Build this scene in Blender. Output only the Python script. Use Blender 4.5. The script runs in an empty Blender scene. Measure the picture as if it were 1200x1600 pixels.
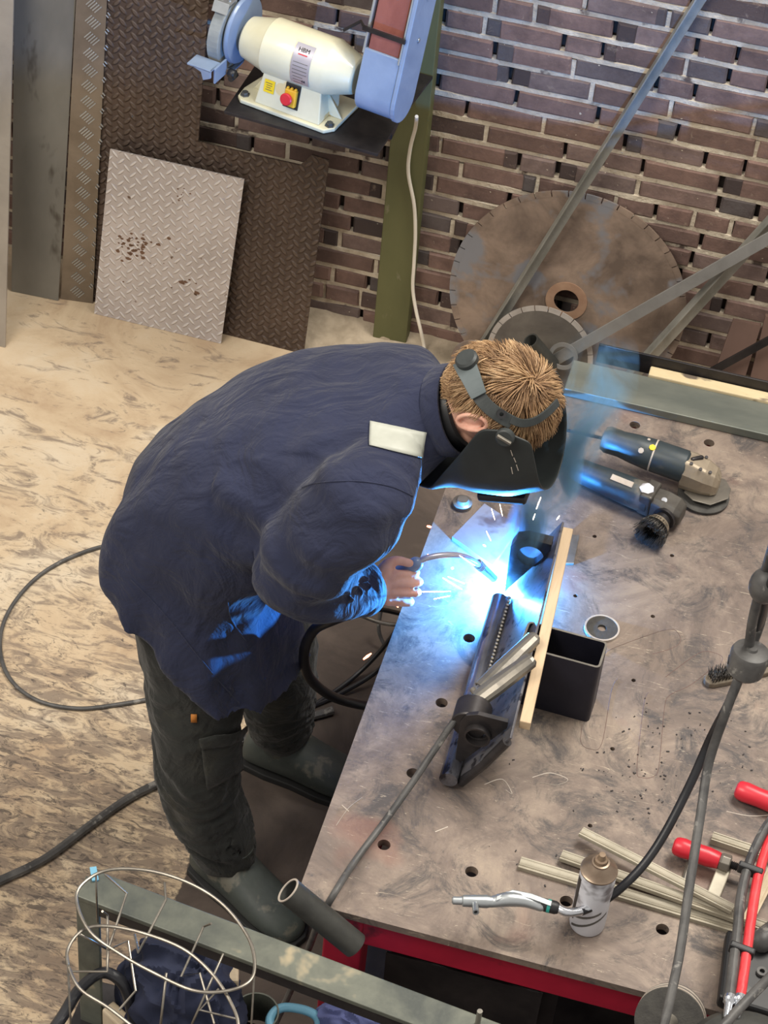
import bpy, math, random
from math import sin, cos, pi, radians
from mathutils import Vector, Matrix, noise
from mathutils.bvhtree import BVHTree
random.seed(7)
scene = bpy.context.scene
col = scene.collection

# ------------------------------------------------------------------ camera
FPX = 3500.0
NADX, NADY = -360.0, 3590.0
pit = math.atan2(FPX, math.hypot(NADX, NADY)); rol = math.atan2(-NADX, NADY); yaw = radians(11)
Rv = Vector((cos(yaw), sin(yaw), 0)); F0 = Vector((-sin(yaw), cos(yaw), 0))
Fw = F0*cos(pit) + Vector((0, 0, -sin(pit))); Uv = F0*sin(pit) + Vector((0, 0, cos(pit)))
IR = Rv*cos(rol) + Uv*sin(rol); IU = -Rv*sin(rol) + Uv*cos(rol)
CAM = Vector((0, 0, 4.311))
cd = bpy.data.cameras.new('camera'); cam = bpy.data.objects.new('camera', cd); col.objects.link(cam)
cd.sensor_fit = 'VERTICAL'; cd.sensor_height = 36; cd.lens = FPX/1600*36; cd.clip_start = .05
cam.matrix_world = Matrix((( IR.x, IU.x, -Fw.x, CAM.x), (IR.y, IU.y, -Fw.y, CAM.y), (IR.z, IU.z, -Fw.z, CAM.z), (0, 0, 0, 1)))
scene.camera = cam
# ------------------------------------------------------------------ world, lamps, exposure
w = bpy.data.worlds.new('world'); scene.world = w; w.use_nodes = True
bg = w.node_tree.nodes['Background']; bg.inputs[0].default_value = (1.0, .96, .91, 1); bg.inputs[1].default_value = .50
def area(name, loc, target, sx, sy, power, colr):
    l = bpy.data.lights.new(name, 'AREA'); l.shape = 'RECTANGLE'; l.size = sx; l.size_y = sy; l.energy = power; l.color = colr
    o = bpy.data.objects.new(name, l); o.location = loc
    o.rotation_euler = (Vector(target)-Vector(loc)).to_track_quat('-Z', 'Y').to_euler(); col.objects.link(o); return o
area('roof_light_lamp', (1.1, 4.3, 5.6), (-.4, 3.4, .6), 2.6, 1.2, 215, (1, .95, .86))
area('workshop_lamp', (-2.6, 1.2, 5.2), (-.8, 4.4, .3), 2.4, 1.6, 130, (1, .93, .82))
# the welding arc
_v = Fw*FPX + IR*(786-600) - IU*(914-800)
ARC = CAM + _v*((.900-CAM.z)/_v.z)
al = bpy.data.lights.new('arc_lamp', 'POINT'); al.energy = 64; al.color = (.055, .35, 1.0); al.shadow_soft_size = .006
ao = bpy.data.objects.new('arc_lamp', al); ao.location = ARC; col.objects.link(ao)
vs = scene.view_settings; vs.view_transform = 'Standard'; vs.look = 'None'; vs.exposure = 0.36; vs.gamma = 1; vs.use_curve_mapping = False

# ------------------------------------------------------------------ helpers
def pray(x, y): return Fw*FPX + IR*(x-600) - IU*(y-800)
def PZ(x, y, h): v = pray(x, y); return CAM + v*((h-CAM.z)/v.z)
def PY(x, y, Y): v = pray(x, y); return CAM + v*((Y-CAM.y)/v.y)
def PX(x, y, X): v = pray(x, y); return CAM + v*((X-CAM.x)/v.x)

def S(c):
    def f(u): u /= 255.0; return u/12.92 if u <= .04045 else ((u+.055)/1.055)**2.4
    return (f(c[0]), f(c[1]), f(c[2]), 1)
def N(nt, t, **kw):
    n = nt.nodes.new(t)
    for k, v in kw.items():
        if k in n.inputs: n.inputs[k].default_value = v
        else: setattr(n, k, v)
    return n
def ramp(nt, fac, stops):
    r = nt.nodes.new('ShaderNodeValToRGB'); e = r.color_ramp.elements
    while len(e) < len(stops): e.new(.5)
    for i, (p, c) in enumerate(stops):
        e[i].position = p; e[i].color = c if len(c) == 4 else (*c, 1)
    nt.links.new(fac, r.inputs[0]); return r.outputs[0]
def mixc(nt, a, b, f, mode='MIX'):
    m = nt.nodes.new('ShaderNodeMix'); m.data_type = 'RGBA'; m.blend_type = mode
    for s, v in ((m.inputs[6], a), (m.inputs[7], b), (m.inputs[0], f)):
        if hasattr(v, 'links') or hasattr(v, 'is_linked'): nt.links.new(v, s)
        else: s.default_value = v
    return m.outputs[2]
def noise_n(nt, vec, scale, detail=4, rough=.6, dist=0):
    n = N(nt, 'ShaderNodeTexNoise'); n.inputs['Scale'].default_value = scale; n.inputs['Detail'].default_value = detail
    n.inputs['Roughness'].default_value = rough; n.inputs['Distortion'].default_value = dist
    nt.links.new(vec, n.inputs['Vector']); return n.outputs['Fac']
def base_mat(name):
    m = bpy.data.materials.new(name); m.use_nodes = True; nt = m.node_tree
    b = nt.nodes['Principled BSDF']; tc = N(nt, 'ShaderNodeTexCoord'); return m, nt, b, tc.outputs['Object']
def bump(nt, b, h, strength, dist=.002):
    n = N(nt, 'ShaderNodeBump'); n.inputs['Strength'].default_value = strength; n.inputs['Distance'].default_value = dist
    nt.links.new(h, n.inputs['Height']); nt.links.new(n.outputs[0], b.inputs['Normal']); return n
def mat(name, c1, c2=None, rough=.6, metal=0, scale=12, stretch=(1, 1, 1), bstr=.15, bdist=.002, lo=.35, hi=.65, c3=None, s3=40, f3=.6, spec=.5, coat=0):
    m, nt, b, o = base_mat(name)
    mp = N(nt, 'ShaderNodeMapping'); mp.inputs['Scale'].default_value = stretch; nt.links.new(o, mp.inputs[0]); v = mp.outputs[0]
    n1 = noise_n(nt, v, scale, 5, .62, .3)
    cc = ramp(nt, n1, [(lo, S(c1)), (hi, S(c2 or c1))])
    if c3:
        n2 = noise_n(nt, v, s3, 4, .6, .2)
        mk = ramp(nt, n2, [(f3, (0, 0, 0)), (min(f3+.07, 1), (1, 1, 1))])
        cc = mixc(nt, cc, S(c3), mk)
    nt.links.new(cc, b.inputs['Base Color'])
    b.inputs['Roughness'].default_value = rough; b.inputs['Metallic'].default_value = metal
    b.inputs['Specular IOR Level'].default_value = spec; b.inputs['Coat Weight'].default_value = coat
    if bstr: bump(nt, b, noise_n(nt, v, scale*6, 4, .6), bstr, bdist)
    return m
def emis(name, c, s):
    m = bpy.data.materials.new(name); m.use_nodes = True; nt = m.node_tree; b = nt.nodes['Principled BSDF']
    b.inputs['Base Color'].default_value = (0, 0, 0, 1); b.inputs['Emission Color'].default_value = (*c, 1); b.inputs['Emission Strength'].default_value = s; return m

def setp(o, label=None, cat=None, group=None, kind=None):
    if label: o['label'] = label
    if cat: o['category'] = cat
    if group: o['group'] = group
    if kind: o['kind'] = kind
    return o
def wmat(o):
    m = Matrix.Identity(4)
    if o is None: return m
    loc = Matrix.Translation(o.location)
    if o.parent: return wmat(o.parent) @ o.matrix_parent_inverse @ loc
    return loc
def thing(name, label, cat, loc, group=None):
    o = bpy.data.objects.new(name, None); col.objects.link(o); o.location = loc; o.empty_display_size = .05
    return setp(o, label, cat, group)
def link(name, me, m, parent=None):
    o = bpy.data.objects.new(name, me); col.objects.link(o)
    if m is not None:
        me.materials.clear()
        for q in (m if isinstance(m, (list, tuple)) else [m]): me.materials.append(q)
    if parent is not None:
        o.parent = parent; o.matrix_parent_inverse = wmat(parent).inverted()
    return o
def frames(pts):
    pts = [Vector(p) for p in pts]; T = []
    for i in range(len(pts)):
        a = pts[max(i-1, 0)]; b = pts[min(i+1, len(pts)-1)]; T.append((b-a).normalized())
    u = T[0].orthogonal().normalized(); out = []
    for i, t in enumerate(T):
        if i:
            q = T[i-1].rotation_difference(t); u = q @ u
        u = (u - t*u.dot(t)).normalized(); out.append((pts[i], t, u, t.cross(u)))
    return out
def cr(pts, n=8, closed=False):
    pts = [Vector(p) for p in pts]; out = []; L = len(pts)
    rng = range(L) if closed else range(L-1)
    for i in rng:
        if closed: p0, p1, p2, p3 = pts[(i-1) % L], pts[i], pts[(i+1) % L], pts[(i+2) % L]
        else: p0, p1, p2, p3 = pts[max(i-1, 0)], pts[i], pts[i+1], pts[min(i+2, L-1)]
        for k in range(n):
            t = k/n
            out.append(.5*((2*p1)+(p2-p0)*t+(2*p0-5*p1+4*p2-p3)*t*t+(3*p1-p0-3*p2+p3)*t**3))
    if not closed: out.append(pts[-1])
    return out
class MB:
    def __init__(s, M=None): s.v = []; s.f = []; s.sm = []; s.mi = []; s.M = M; s.cur = 0
    def add(s, vs, fs, smooth=False):
        b = len(s.v)
        for q in vs:
            q = Vector(q); s.v.append(s.M @ q if s.M else q)
        for f in fs: s.f.append(tuple(i+b for i in f)); s.sm.append(smooth); s.mi.append(s.cur)
        return s
    def box(s, c, d, R=None):
        c = Vector(c); vs = []
        for x in (-.5, .5):
            for y in (-.5, .5):
                for z in (-.5, .5):
                    q = Vector((x*d[0], y*d[1], z*d[2])); vs.append(c + (R @ q if R else q))
        return s.add(vs, [(0, 1, 3, 2), (4, 6, 7, 5), (0, 4, 5, 1), (2, 3, 7, 6), (0, 2, 6, 4), (1, 5, 7, 3)])
    def prism(s, pts, ext, smooth=False):   # polygon of 3D points + extrusion vector
        n = len(pts); e = Vector(ext); pts = [Vector(p) for p in pts]
        vs = pts + [p+e for p in pts]
        fs = [tuple(range(n))[::-1], tuple(range(n, 2*n))]
        s.add(vs, fs)
        s.add(vs, [(i, (i+1) % n, n+(i+1) % n, n+i) for i in range(n)], smooth); return s
    def tube(s, pts, r, n=10, closed=False, caps=True, prof=None, smooth=True):
        fr = frames(pts); L = len(fr); vs = []
        for i, (p, t, u, v) in enumerate(fr):
            rr = r[i] if isinstance(r, (list, tuple)) else r
            if prof:
                for (a, b) in prof: vs.append(p+u*a+v*b)
            else:
                for k in range(n):
                    a = 2*pi*k/n; vs.append(p+u*cos(a)*rr+v*sin(a)*rr)
        m = len(prof) if prof else n
        fs = []
        for i in range(L if closed else L-1):
            j = (i+1) % L
            for k in range(m): fs.append((i*m+k, i*m+(k+1) % m, j*m+(k+1) % m, j*m+k))
        s.add(vs, fs, smooth)
        if caps and not closed:
            s.add(vs[:m], [tuple(range(m))[::-1]]); s.add(vs[-m:], [tuple(range(m))])
        return s
    def limb(s, pts, rad, n=16, sub=6):     # closed tube with round ends, radii interpolated
        P = cr([Vector(p) for p in pts], sub); Rr = cr([Vector((r, 0, 0)) for r in rad], sub); Rr = [q.x for q in Rr]
        t0 = (P[1]-P[0]).normalized(); t1 = (P[-1]-P[-2]).normalized()
        pre = [(P[0]-t0*Rr[0]*sin(a), Rr[0]*cos(a)) for a in (1.4, 1.05, .7, .35)]
        post = [(P[-1]+t1*Rr[-1]*sin(a), Rr[-1]*cos(a)) for a in (.35, .7, 1.05, 1.4)]
        PP = [p for p, _ in pre]+P+[p for p, _ in post]; RR = [r for _, r in pre]+Rr+[r for _, r in post]
        return s.tube(PP, RR, n)
    def lathe(s, c, axis, prof, n=32, smooth=True, a0=0):   # prof: (along, radius)
        ax = Vector(axis).normalized(); u = ax.orthogonal().normalized(); v = ax.cross(u); c = Vector(c); vs = []
        for (h, r) in prof:
            for k in range(n):
                a = 2*pi*k/n+a0; vs.append(c+ax*h+(u*cos(a)+v*sin(a))*r)
        fs = []
        for i in range(len(prof)-1):
            for k in range(n): fs.append((i*n+k, i*n+(k+1) % n, (i+1)*n+(k+1) % n, (i+1)*n+k))
        s.add(vs, fs, smooth)
        for i, q in ((0, -1), (len(prof)-1, 1)):
            if prof[i][1] > 1e-5: s.add(vs[i*n:(i+1)*n], [tuple(range(n))[::q]])
        return s
    def ring(s, c, axis, r0, r1, h, n=48, smooth=False):   # washer
        ax = Vector(axis).normalized(); u = ax.orthogonal().normalized(); v = ax.cross(u); c = Vector(c); vs = []
        for (hh, r) in ((0, r0), (0, r1), (h, r1), (h, r0)):
            for k in range(n):
                a = 2*pi*k/n; vs.append(c+ax*hh+(u*cos(a)+v*sin(a))*r)
        fs = []
        for i in range(4):
            j = (i+1) % 4
            for k in range(n): fs.append((i*n+k, i*n+(k+1) % n, j*n+(k+1) % n, j*n+k))
        return s.add(vs, fs, smooth)
    def loft(s, rings, smooth=True, caps=True):
        n = len(rings[0]); vs = [p for r in rings for p in r]; fs = []
        for i in range(len(rings)-1):
            for k in range(n): fs.append((i*n+k, i*n+(k+1) % n, (i+1)*n+(k+1) % n, (i+1)*n+k))
        s.add(vs, fs, smooth)
        if caps: s.add(rings[0], [tuple(range(n))[::-1]]); s.add(rings[-1], [tuple(range(n))])
        return s
    def ell(s, c, r, M3=None, n=24, m=14):
        c = Vector(c); vs = []; fs = []
        for i in range(m+1):
            th = pi*i/m
            for k in range(n):
                a = 2*pi*k/n; q = Vector((r[0]*sin(th)*cos(a), r[1]*sin(th)*sin(a), r[2]*cos(th)))
                vs.append(c+(M3 @ q if M3 else q))
        for i in range(m):
            for k in range(n): fs.append((i*n+k, (i+1)*n+k, (i+1)*n+(k+1) % n, i*n+(k+1) % n))
        return s.add(vs, fs, True)
    def mesh(s, name='m'):
        me = bpy.data.meshes.new(name); me.from_pydata([tuple(q) for q in s.v], [], s.f)
        me.polygons.foreach_set('use_smooth', s.sm); me.polygons.foreach_set('material_index', s.mi); me.update(); return me
    def build(s, name, m, parent=None, bev=0, seg=2):
        me = s.mesh(name)
        import bmesh
        bm = bmesh.new(); bm.from_mesh(me); bmesh.ops.remove_doubles(bm, verts=bm.verts, dist=1e-6)
        bmesh.ops.recalc_face_normals(bm, faces=bm.faces); bm.to_mesh(me); bm.free(); fl_ = [p.use_smooth for p in me.polygons]; me.set_sharp_from_angle(angle=radians(30)); me.polygons.foreach_set('use_smooth', fl_)
        o = link(name, me, m, parent)
        if bev:
            b = o.modifiers.new('bevel', 'BEVEL'); b.width = bev; b.segments = seg; b.limit_method = 'ANGLE'; b.angle_limit = radians(40); b.harden_normals = False
        return o
def evalmesh(o):
    dg = bpy.context.evaluated_depsgraph_get(); dg.update()
    return bpy.data.meshes.new_from_object(o.evaluated_get(dg), depsgraph=dg)
def remesh(mb, voxel, smooth=4, disp=None):
    me = mb.mesh('tmp'); o = bpy.data.objects.new('tmp', me); col.objects.link(o)
    r = o.modifiers.new('r', 'REMESH'); r.mode = 'VOXEL'; r.voxel_size = voxel; r.use_smooth_shade = True
    s = o.modifiers.new('s', 'SMOOTH'); s.iterations = smooth; s.factor = .5
    out = evalmesh(o); bpy.data.objects.remove(o); bpy.data.meshes.remove(me)
    if disp:
        for v in out.vertices: v.co = v.co + disp(v.co, v.normal)
        out.update()
    out.polygons.foreach_set('use_smooth', [True]*len(out.polygons)); return out
def bvh_of(me): return BVHTree.FromPolygons([v.co.copy() for v in me.vertices], [tuple(p.vertices) for p in me.polygons])
def hit(bvh, x, y, off=0):
    loc, nrm, i, d = bvh.ray_cast(CAM, pray(x, y).normalized())
    if loc is None: return None
    if nrm.dot(pray(x, y)) > 0: nrm = -nrm
    return loc + nrm*off
def Rz(a): return Matrix.Rotation(a, 4, 'Z')
def frameM(o, x, z):      # 4x4 with local x, z axes at origin o
    x = Vector(x).normalized(); z = Vector(z); z = (z-x*z.dot(x)).normalized(); y = z.cross(x)
    return Matrix(((x.x, y.x, z.x, o[0]), (x.y, y.y, z.y, o[1]), (x.z, y.z, z.z, o[2]), (0, 0, 0, 1)))
def text_mesh(txt, size, M, m, name, parent, ext=.0004, bold=0):
    c = bpy.data.curves.new('t', 'FONT'); c.body = txt; c.size = size; c.extrude = ext; c.offset = bold; c.align_x = 'CENTER'; c.align_y = 'CENTER'
    o = bpy.data.objects.new('t', c); col.objects.link(o); me = evalmesh(o); bpy.data.objects.remove(o)
    me.transform(M); return link(name, me, m, parent)
# ------------------------------------------------------------------ materials
def brick_mat():
    m, nt, b, o = base_mat('old_brick')
    at = N(nt, 'ShaderNodeAttribute'); at.attribute_name = 'tone'
    c = ramp(nt, at.outputs['Fac'], [(0, S((68, 58, 56))), (.3, S((110, 88, 80))), (.62, S((134, 107, 97))), (.85, S((126, 108, 102))), (1, S((90, 83, 82)))])
    n1 = noise_n(nt, o, 9, 5, .7); c = mixc(nt, c, S((66, 52, 50)), ramp(nt, n1, [(.4, (0, 0, 0)), (.72, (.75, .75, .75))]))
    n2 = noise_n(nt, o, 28, 5, .7, .5); c = mixc(nt, c, S((164, 146, 128)), ramp(nt, n2, [(.6, (0, 0, 0)), (.76, (.6, .6, .6))]))
    n3 = noise_n(nt, o, 70, 3, .5); c = mixc(nt, c, S((205, 192, 170)), ramp(nt, n3, [(.735, (0, 0, 0)), (.76, (.8, .8, .8))]))
    nt.links.new(c, b.inputs['Base Color']); b.inputs['Roughness'].default_value = .85
    bump(nt, b, noise_n(nt, o, 60, 5, .7), .5, .004); return m
M = {}
M['brick'] = brick_mat()
M['mortar'] = mat('mortar', (176, 162, 142), (212, 200, 180), .95, 0, 14, bstr=.8, bdist=.006, c3=(96, 82, 74), s3=11, f3=.62)
M['joint'] = mat('deep_joint', (38, 32, 30), (60, 50, 44), .95, 0, 20)
def floor_mat():
    m, nt, b, o = base_mat('concrete')
    n1 = noise_n(nt, o, 3.4, 9, .66, .7)
    c = ramp(nt, n1, [(.35, S((176, 152, 124))), (.5, S((196, 175, 146))), (.66, S((204, 188, 164)))])
    mp = N(nt, 'ShaderNodeMapping'); mp.inputs['Rotation'].default_value = (0, 0, .5); mp.inputs['Scale'].default_value = (1, 2.6, 1); nt.links.new(o, mp.inputs[0])
    n2 = noise_n(nt, mp.outputs[0], 7, 8, .72, 1.4)
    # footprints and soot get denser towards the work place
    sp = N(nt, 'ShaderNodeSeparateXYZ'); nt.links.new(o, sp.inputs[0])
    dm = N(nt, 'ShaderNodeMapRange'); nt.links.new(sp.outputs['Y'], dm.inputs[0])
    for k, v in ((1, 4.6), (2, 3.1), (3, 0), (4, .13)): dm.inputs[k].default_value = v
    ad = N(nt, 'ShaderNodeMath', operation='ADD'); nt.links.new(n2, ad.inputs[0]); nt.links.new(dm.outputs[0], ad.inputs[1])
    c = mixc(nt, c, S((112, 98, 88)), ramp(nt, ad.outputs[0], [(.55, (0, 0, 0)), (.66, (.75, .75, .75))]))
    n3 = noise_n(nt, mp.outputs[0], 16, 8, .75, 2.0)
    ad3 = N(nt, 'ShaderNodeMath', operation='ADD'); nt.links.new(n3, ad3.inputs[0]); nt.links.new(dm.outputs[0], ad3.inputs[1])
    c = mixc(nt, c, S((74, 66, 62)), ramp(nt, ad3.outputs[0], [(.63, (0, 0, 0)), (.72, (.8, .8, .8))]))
    # darker brown where the welder stands and under the table
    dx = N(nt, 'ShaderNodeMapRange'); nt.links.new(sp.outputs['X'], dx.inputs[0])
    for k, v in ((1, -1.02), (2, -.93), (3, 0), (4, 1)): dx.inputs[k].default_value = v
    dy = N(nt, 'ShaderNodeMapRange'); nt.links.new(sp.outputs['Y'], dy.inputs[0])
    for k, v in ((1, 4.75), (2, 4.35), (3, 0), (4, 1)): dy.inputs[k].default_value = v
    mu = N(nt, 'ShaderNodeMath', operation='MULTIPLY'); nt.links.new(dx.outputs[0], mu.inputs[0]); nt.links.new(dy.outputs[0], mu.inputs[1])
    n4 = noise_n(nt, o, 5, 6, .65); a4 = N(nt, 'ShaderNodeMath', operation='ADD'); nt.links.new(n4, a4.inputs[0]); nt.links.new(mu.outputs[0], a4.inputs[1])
    brown_zone = ramp(nt, n1, [(.4, S((70, 60, 54))), (.6, S((92, 80, 72)))])
    c = mixc(nt, c, brown_zone, ramp(nt, a4.outputs[0], [(.95, (0, 0, 0)), (1.2, (1, 1, 1))]))
    nt.links.new(c, b.inputs['Base Color']); b.inputs['Roughness'].default_value = .8
    bump(nt, b, n2, .25, .006); return m
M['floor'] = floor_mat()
def table_mat():
    m, nt, b, o = base_mat('scaled_steel_top')
    n1 = noise_n(nt, o, 4.2, 10, .74, .7)
    c = ramp(nt, n1, [(.33, S((88, 78, 72))), (.48, S((118, 104, 95))), (.6, S((142, 127, 114))), (.72, S((160, 144, 126)))])
    n2 = noise_n(nt, o, 8, 10, .78, .9); c = mixc(nt, c, S((70, 66, 66)), ramp(nt, n2, [(.5, (0, 0, 0)), (.62, (.9, .9, .9))]))
    n5 = noise_n(nt, o, 5, 3, .5, .2); c = mixc(nt, c, S((132, 96, 84)), ramp(nt, n5, [(.62, (0, 0, 0)), (.72, (.55, .55, .55))]))
    mp = N(nt, 'ShaderNodeMapping'); mp.inputs['Rotation'].default_value = (0, 0, .6); mp.inputs['Scale'].default_value = (1, 7, 1); nt.links.new(o, mp.inputs[0])
    n3 = noise_n(nt, mp.outputs[0], 16, 8, .75, 2.2); c = mixc(nt, c, S((186, 172, 152)), ramp(nt, n3, [(.6, (0, 0, 0)), (.66, (.75, .75, .75))]))
    mp2 = N(nt, 'ShaderNodeMapping'); mp2.inputs['Rotation'].default_value = (0, 0, -1.0); mp2.inputs['Scale'].default_value = (1, 6, 1); nt.links.new(o, mp2.inputs[0])
    n4 = noise_n(nt, mp2.outputs[0], 13, 8, .8, 2.5); c = mixc(nt, c, S((66, 58, 56)), ramp(nt, n4, [(.62, (0, 0, 0)), (.7, (.6, .6, .6))]))
    nt.links.new(c, b.inputs['Base Color']); b.inputs['Metallic'].default_value = .2
    rr = N(nt, 'ShaderNodeMapRange'); nt.links.new(n2, rr.inputs[0]); rr.inputs[3].default_value = .35; rr.inputs[4].default_value = .7; nt.links.new(rr.outputs[0], b.inputs['Roughness'])
    bump(nt, b, n3, .15, .001); return m
M['table'] = table_mat()
def checker_mat(name, c1, c2, cell, bar, hi, metal, rough, rust=None, tw=.2, bd=.004, bs=1.0):
    # tread pattern of raised bars in alternating directions; u = x, v = z of the plate's own coordinates
    m, nt, b, o = base_mat(name)
    uv = N(nt, 'ShaderNodeUVMap').outputs[0]
    def dots(rot, off):
        mp = N(nt, 'ShaderNodeMapping'); mp.inputs['Scale'].default_value = (1/cell, 1/cell, 1); mp.inputs['Location'].default_value = (off, off*1.0, 0); nt.links.new(uv, mp.inputs[0])
        v = N(nt, 'ShaderNodeVectorMath', operation='FRACTION'); nt.links.new(mp.outputs[0], v.inputs[0])
        sb = N(nt, 'ShaderNodeVectorMath', operation='SUBTRACT'); nt.links.new(v.outputs[0], sb.inputs[0]); sb.inputs[1].default_value = (.5, .5, 0)
        ro = N(nt, 'ShaderNodeVectorRotate'); ro.rotation_type = 'Z_AXIS'; ro.inputs['Angle'].default_value = rot; nt.links.new(sb.outputs[0], ro.inputs[0])
        sc = N(nt, 'ShaderNodeVectorMath', operation='MULTIPLY'); nt.links.new(ro.outputs[0], sc.inputs[0]); sc.inputs[1].default_value = (1/bar, 1/tw, 0)
        ln = N(nt, 'ShaderNodeVectorMath', operation='LENGTH'); nt.links.new(sc.outputs[0], ln.inputs[0])
        mr = N(nt, 'ShaderNodeMapRange'); mr.inputs[1].default_value = 1; mr.inputs[2].default_value = .55; nt.links.new(ln.outputs['Value'], mr.inputs[0]); return mr.outputs[0]
    mx = N(nt, 'ShaderNodeMath', operation='MAXIMUM'); nt.links.new(dots(.8, 0), mx.inputs[0]); nt.links.new(dots(-.8, .5), mx.inputs[1])
    n1 = noise_n(nt, o, 4, 6, .65); c = ramp(nt, n1, [(.35, S(c1)), (.65, S(c2))])
    c = mixc(nt, c, S(hi), mx.outputs[0])
    if rust:
        n2 = noise_n(nt, o, rust[1], 4, .55); c = mixc(nt, c, S(rust[0]), ramp(nt, n2, [(rust[2], (0, 0, 0)), (rust[2]+.03, (.9, .9, .9))]))
    nt.links.new(c, b.inputs['Base Color']); b.inputs['Metallic'].default_value = metal; b.inputs['Roughness'].default_value = rough
    ad = N(nt, 'ShaderNodeMath', operation='MULTIPLY_ADD'); nt.links.new(noise_n(nt, o, 60, 4, .6), ad.inputs[0]); ad.inputs[1].default_value = .25; nt.links.new(mx.outputs[0], ad.inputs[2])
    bump(nt, b, ad.outputs[0], bs, bd); return m
M['chk_dark'] = checker_mat('rusty_tread', (62, 50, 44), (84, 68, 58), .036, .46, (88, 74, 64), .2, .6)
M['chk_alu'] = checker_mat('bright_tread', (172, 165, 163), (194, 187, 185), .036, .44, (214, 210, 208), .3, .38, rust=((92, 66, 44), 17, .72), tw=.13, bd=.002)
M['steel_grey'] = mat('grey_sheet', (108, 107, 102), (134, 132, 126), .42, .3, 3, (1, 1, .4), .08, c3=(84, 80, 74), s3=9, f3=.62)
M['steel_light'] = mat('light_sheet', (148, 142, 134), (170, 163, 154), .45, .5, 4, bstr=.1, c3=(120, 88, 66), s3=14, f3=.7)
M['galv'] = mat('galvanised', (128, 128, 121), (160, 159, 152), .4, .3, 14, (1, 1, .5), .08)
M['mill'] = mat('mill_steel', (92, 92, 90), (116, 116, 114), .42, .6, 10, bstr=.08)
M['dark_steel'] = mat('dark_steel', (38, 36, 38), (58, 54, 54), .42, .5, 12, bstr=.12)
M['black_steel'] = mat('black_tube', (30, 30, 42), (40, 40, 52), .45, .35, 12, bstr=.1)
M['chan'] = mat('channel_steel', (92, 96, 90), (124, 126, 116), .5, .4, 5, (.3, 1, 1), .2, c3=(206, 188, 146), s3=7, f3=.64)
M['cream_flake'] = mat('cream_flake', (182, 164, 128), (200, 182, 146), .7, 0, 8, (.5, 1, 1), .4, c3=(92, 80, 68), s3=16, f3=.56)
M['rust_blade'] = mat('rusty_blade', (102, 88, 78), (156, 136, 120), .5, .2, 7, bstr=.15, c3=(126, 126, 130), s3=5, f3=.5)
M['rust_ring'] = mat('orange_rust', (150, 116, 94), (178, 146, 120), .6, .3, 10)
M['grey_blade'] = mat('grey_blade', (98, 92, 86), (122, 116, 108), .45, .5, 8, bstr=.1, c3=(160, 152, 144), s3=9, f3=.62)
M['segment'] = mat('pale_segment', (150, 142, 134), (178, 170, 162), .6, .3, 10)
M['green'] = mat('green_paint', (82, 84, 52), (98, 98, 62), .55, 0, 3, (1, 1, .5), .1, c3=(112, 108, 84), s3=22, f3=.68)
M['cream'] = mat('cream_enamel', (206, 202, 174), (220, 216, 190), .35, 0, 5, bstr=.05, coat=.3, c3=(150, 142, 124), s3=14, f3=.72)
M['blue'] = mat('blue_enamel', (116, 134, 162), (132, 150, 178), .4, 0, 7, bstr=.05, coat=.2, c3=(96, 104, 116), s3=12, f3=.7)
M['blue2'] = mat('blue_grey_stone', (128, 134, 136), (150, 154, 152), .8, 0, 20)
M['belt'] = mat('sanding_belt', (120, 66, 58), (140, 84, 74), .9, 0, 12, (1, 1, .4), .4)
M['silver'] = mat('silver_label', (176, 172, 182), (196, 192, 200), .35, .5, 6, bstr=0)
M['yellow'] = mat('yellow', (232, 200, 30), (240, 208, 40), .5, 0, 8, bstr=0)
M['yell2'] = mat('yellow_box', (222, 170, 40), (232, 180, 50), .5, 0, 8, bstr=0)
M['redb'] = mat('red_plastic', (188, 32, 48), (204, 44, 58), .35, 0, 8, bstr=0)
M['black'] = mat('black_plastic', (24, 24, 26), (36, 36, 38), .45, 0, 10, bstr=.05)
M['rubber'] = mat('grey_rubber', (58, 57, 57), (88, 86, 84), .5, 0, 16, bstr=.2, c3=(126, 123, 118), s3=34, f3=.6)
M['brubber'] = mat('black_rubber', (20, 20, 24), (34, 34, 38), .4, 0, 14, bstr=.1)
M['white_cable'] = mat('white_cable', (214, 206, 190), (224, 216, 202), .5, 0, 10, bstr=0)
M['red_paint'] = mat('crimson_paint', (136, 16, 40), (164, 26, 50), .4, 0, 5, bstr=.1, c3=(96, 20, 32), s3=9, f3=.64)
M['red_hose'] = mat('red_hose', (206, 44, 52), (220, 66, 70), .45, 0, 14, bstr=.05)
M['alum'] = mat('aluminium', (168, 172, 174), (190, 194, 196), .32, .75, 10, bstr=.06)
M['chrome'] = mat('bright_fitting', (196, 198, 204), (214, 216, 220), .2, .9, 10, bstr=0)
M['bar'] = mat('worn_zinc_bar', (142, 134, 118), (178, 170, 152), .45, .2, 9, (.6, 1, 1), .2, c3=(90, 82, 70), s3=18, f3=.66)
M['wood'] = mat('raw_lath', (182, 156, 124), (206, 182, 150), .7, 0, 6, (5, .7, 3), .15, c3=(128, 88, 62), s3=8, f3=.64)
M['navy'] = None
M['beam'] = mat('dirty_green_beam', (66, 70, 66), (108, 110, 98), .5, .2, 7, bstr=.2, c3=(156, 144, 118), s3=7, f3=.6)
M['wire'] = mat('zinc_wire', (116, 110, 102), (146, 140, 130), .35, .8, 30, bstr=0)
M['pipe'] = mat('grey_pipe', (56, 56, 54), (74, 74, 70), .5, .4, 12, bstr=.1)
M['brownb'] = mat('brown_board', (92, 72, 64), (112, 88, 78), .7, 0, 5, (1, 1, .4), .1)
M['flat'] = mat('flat_bar', (140, 138, 134), (158, 156, 152), .4, .5, 8, bstr=.05)
M['can'] = mat('can_white', (196, 196, 202), (212, 212, 218), .4, .1, 4, bstr=0, c3=(120, 116, 120), s3=8, f3=.58)
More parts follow.
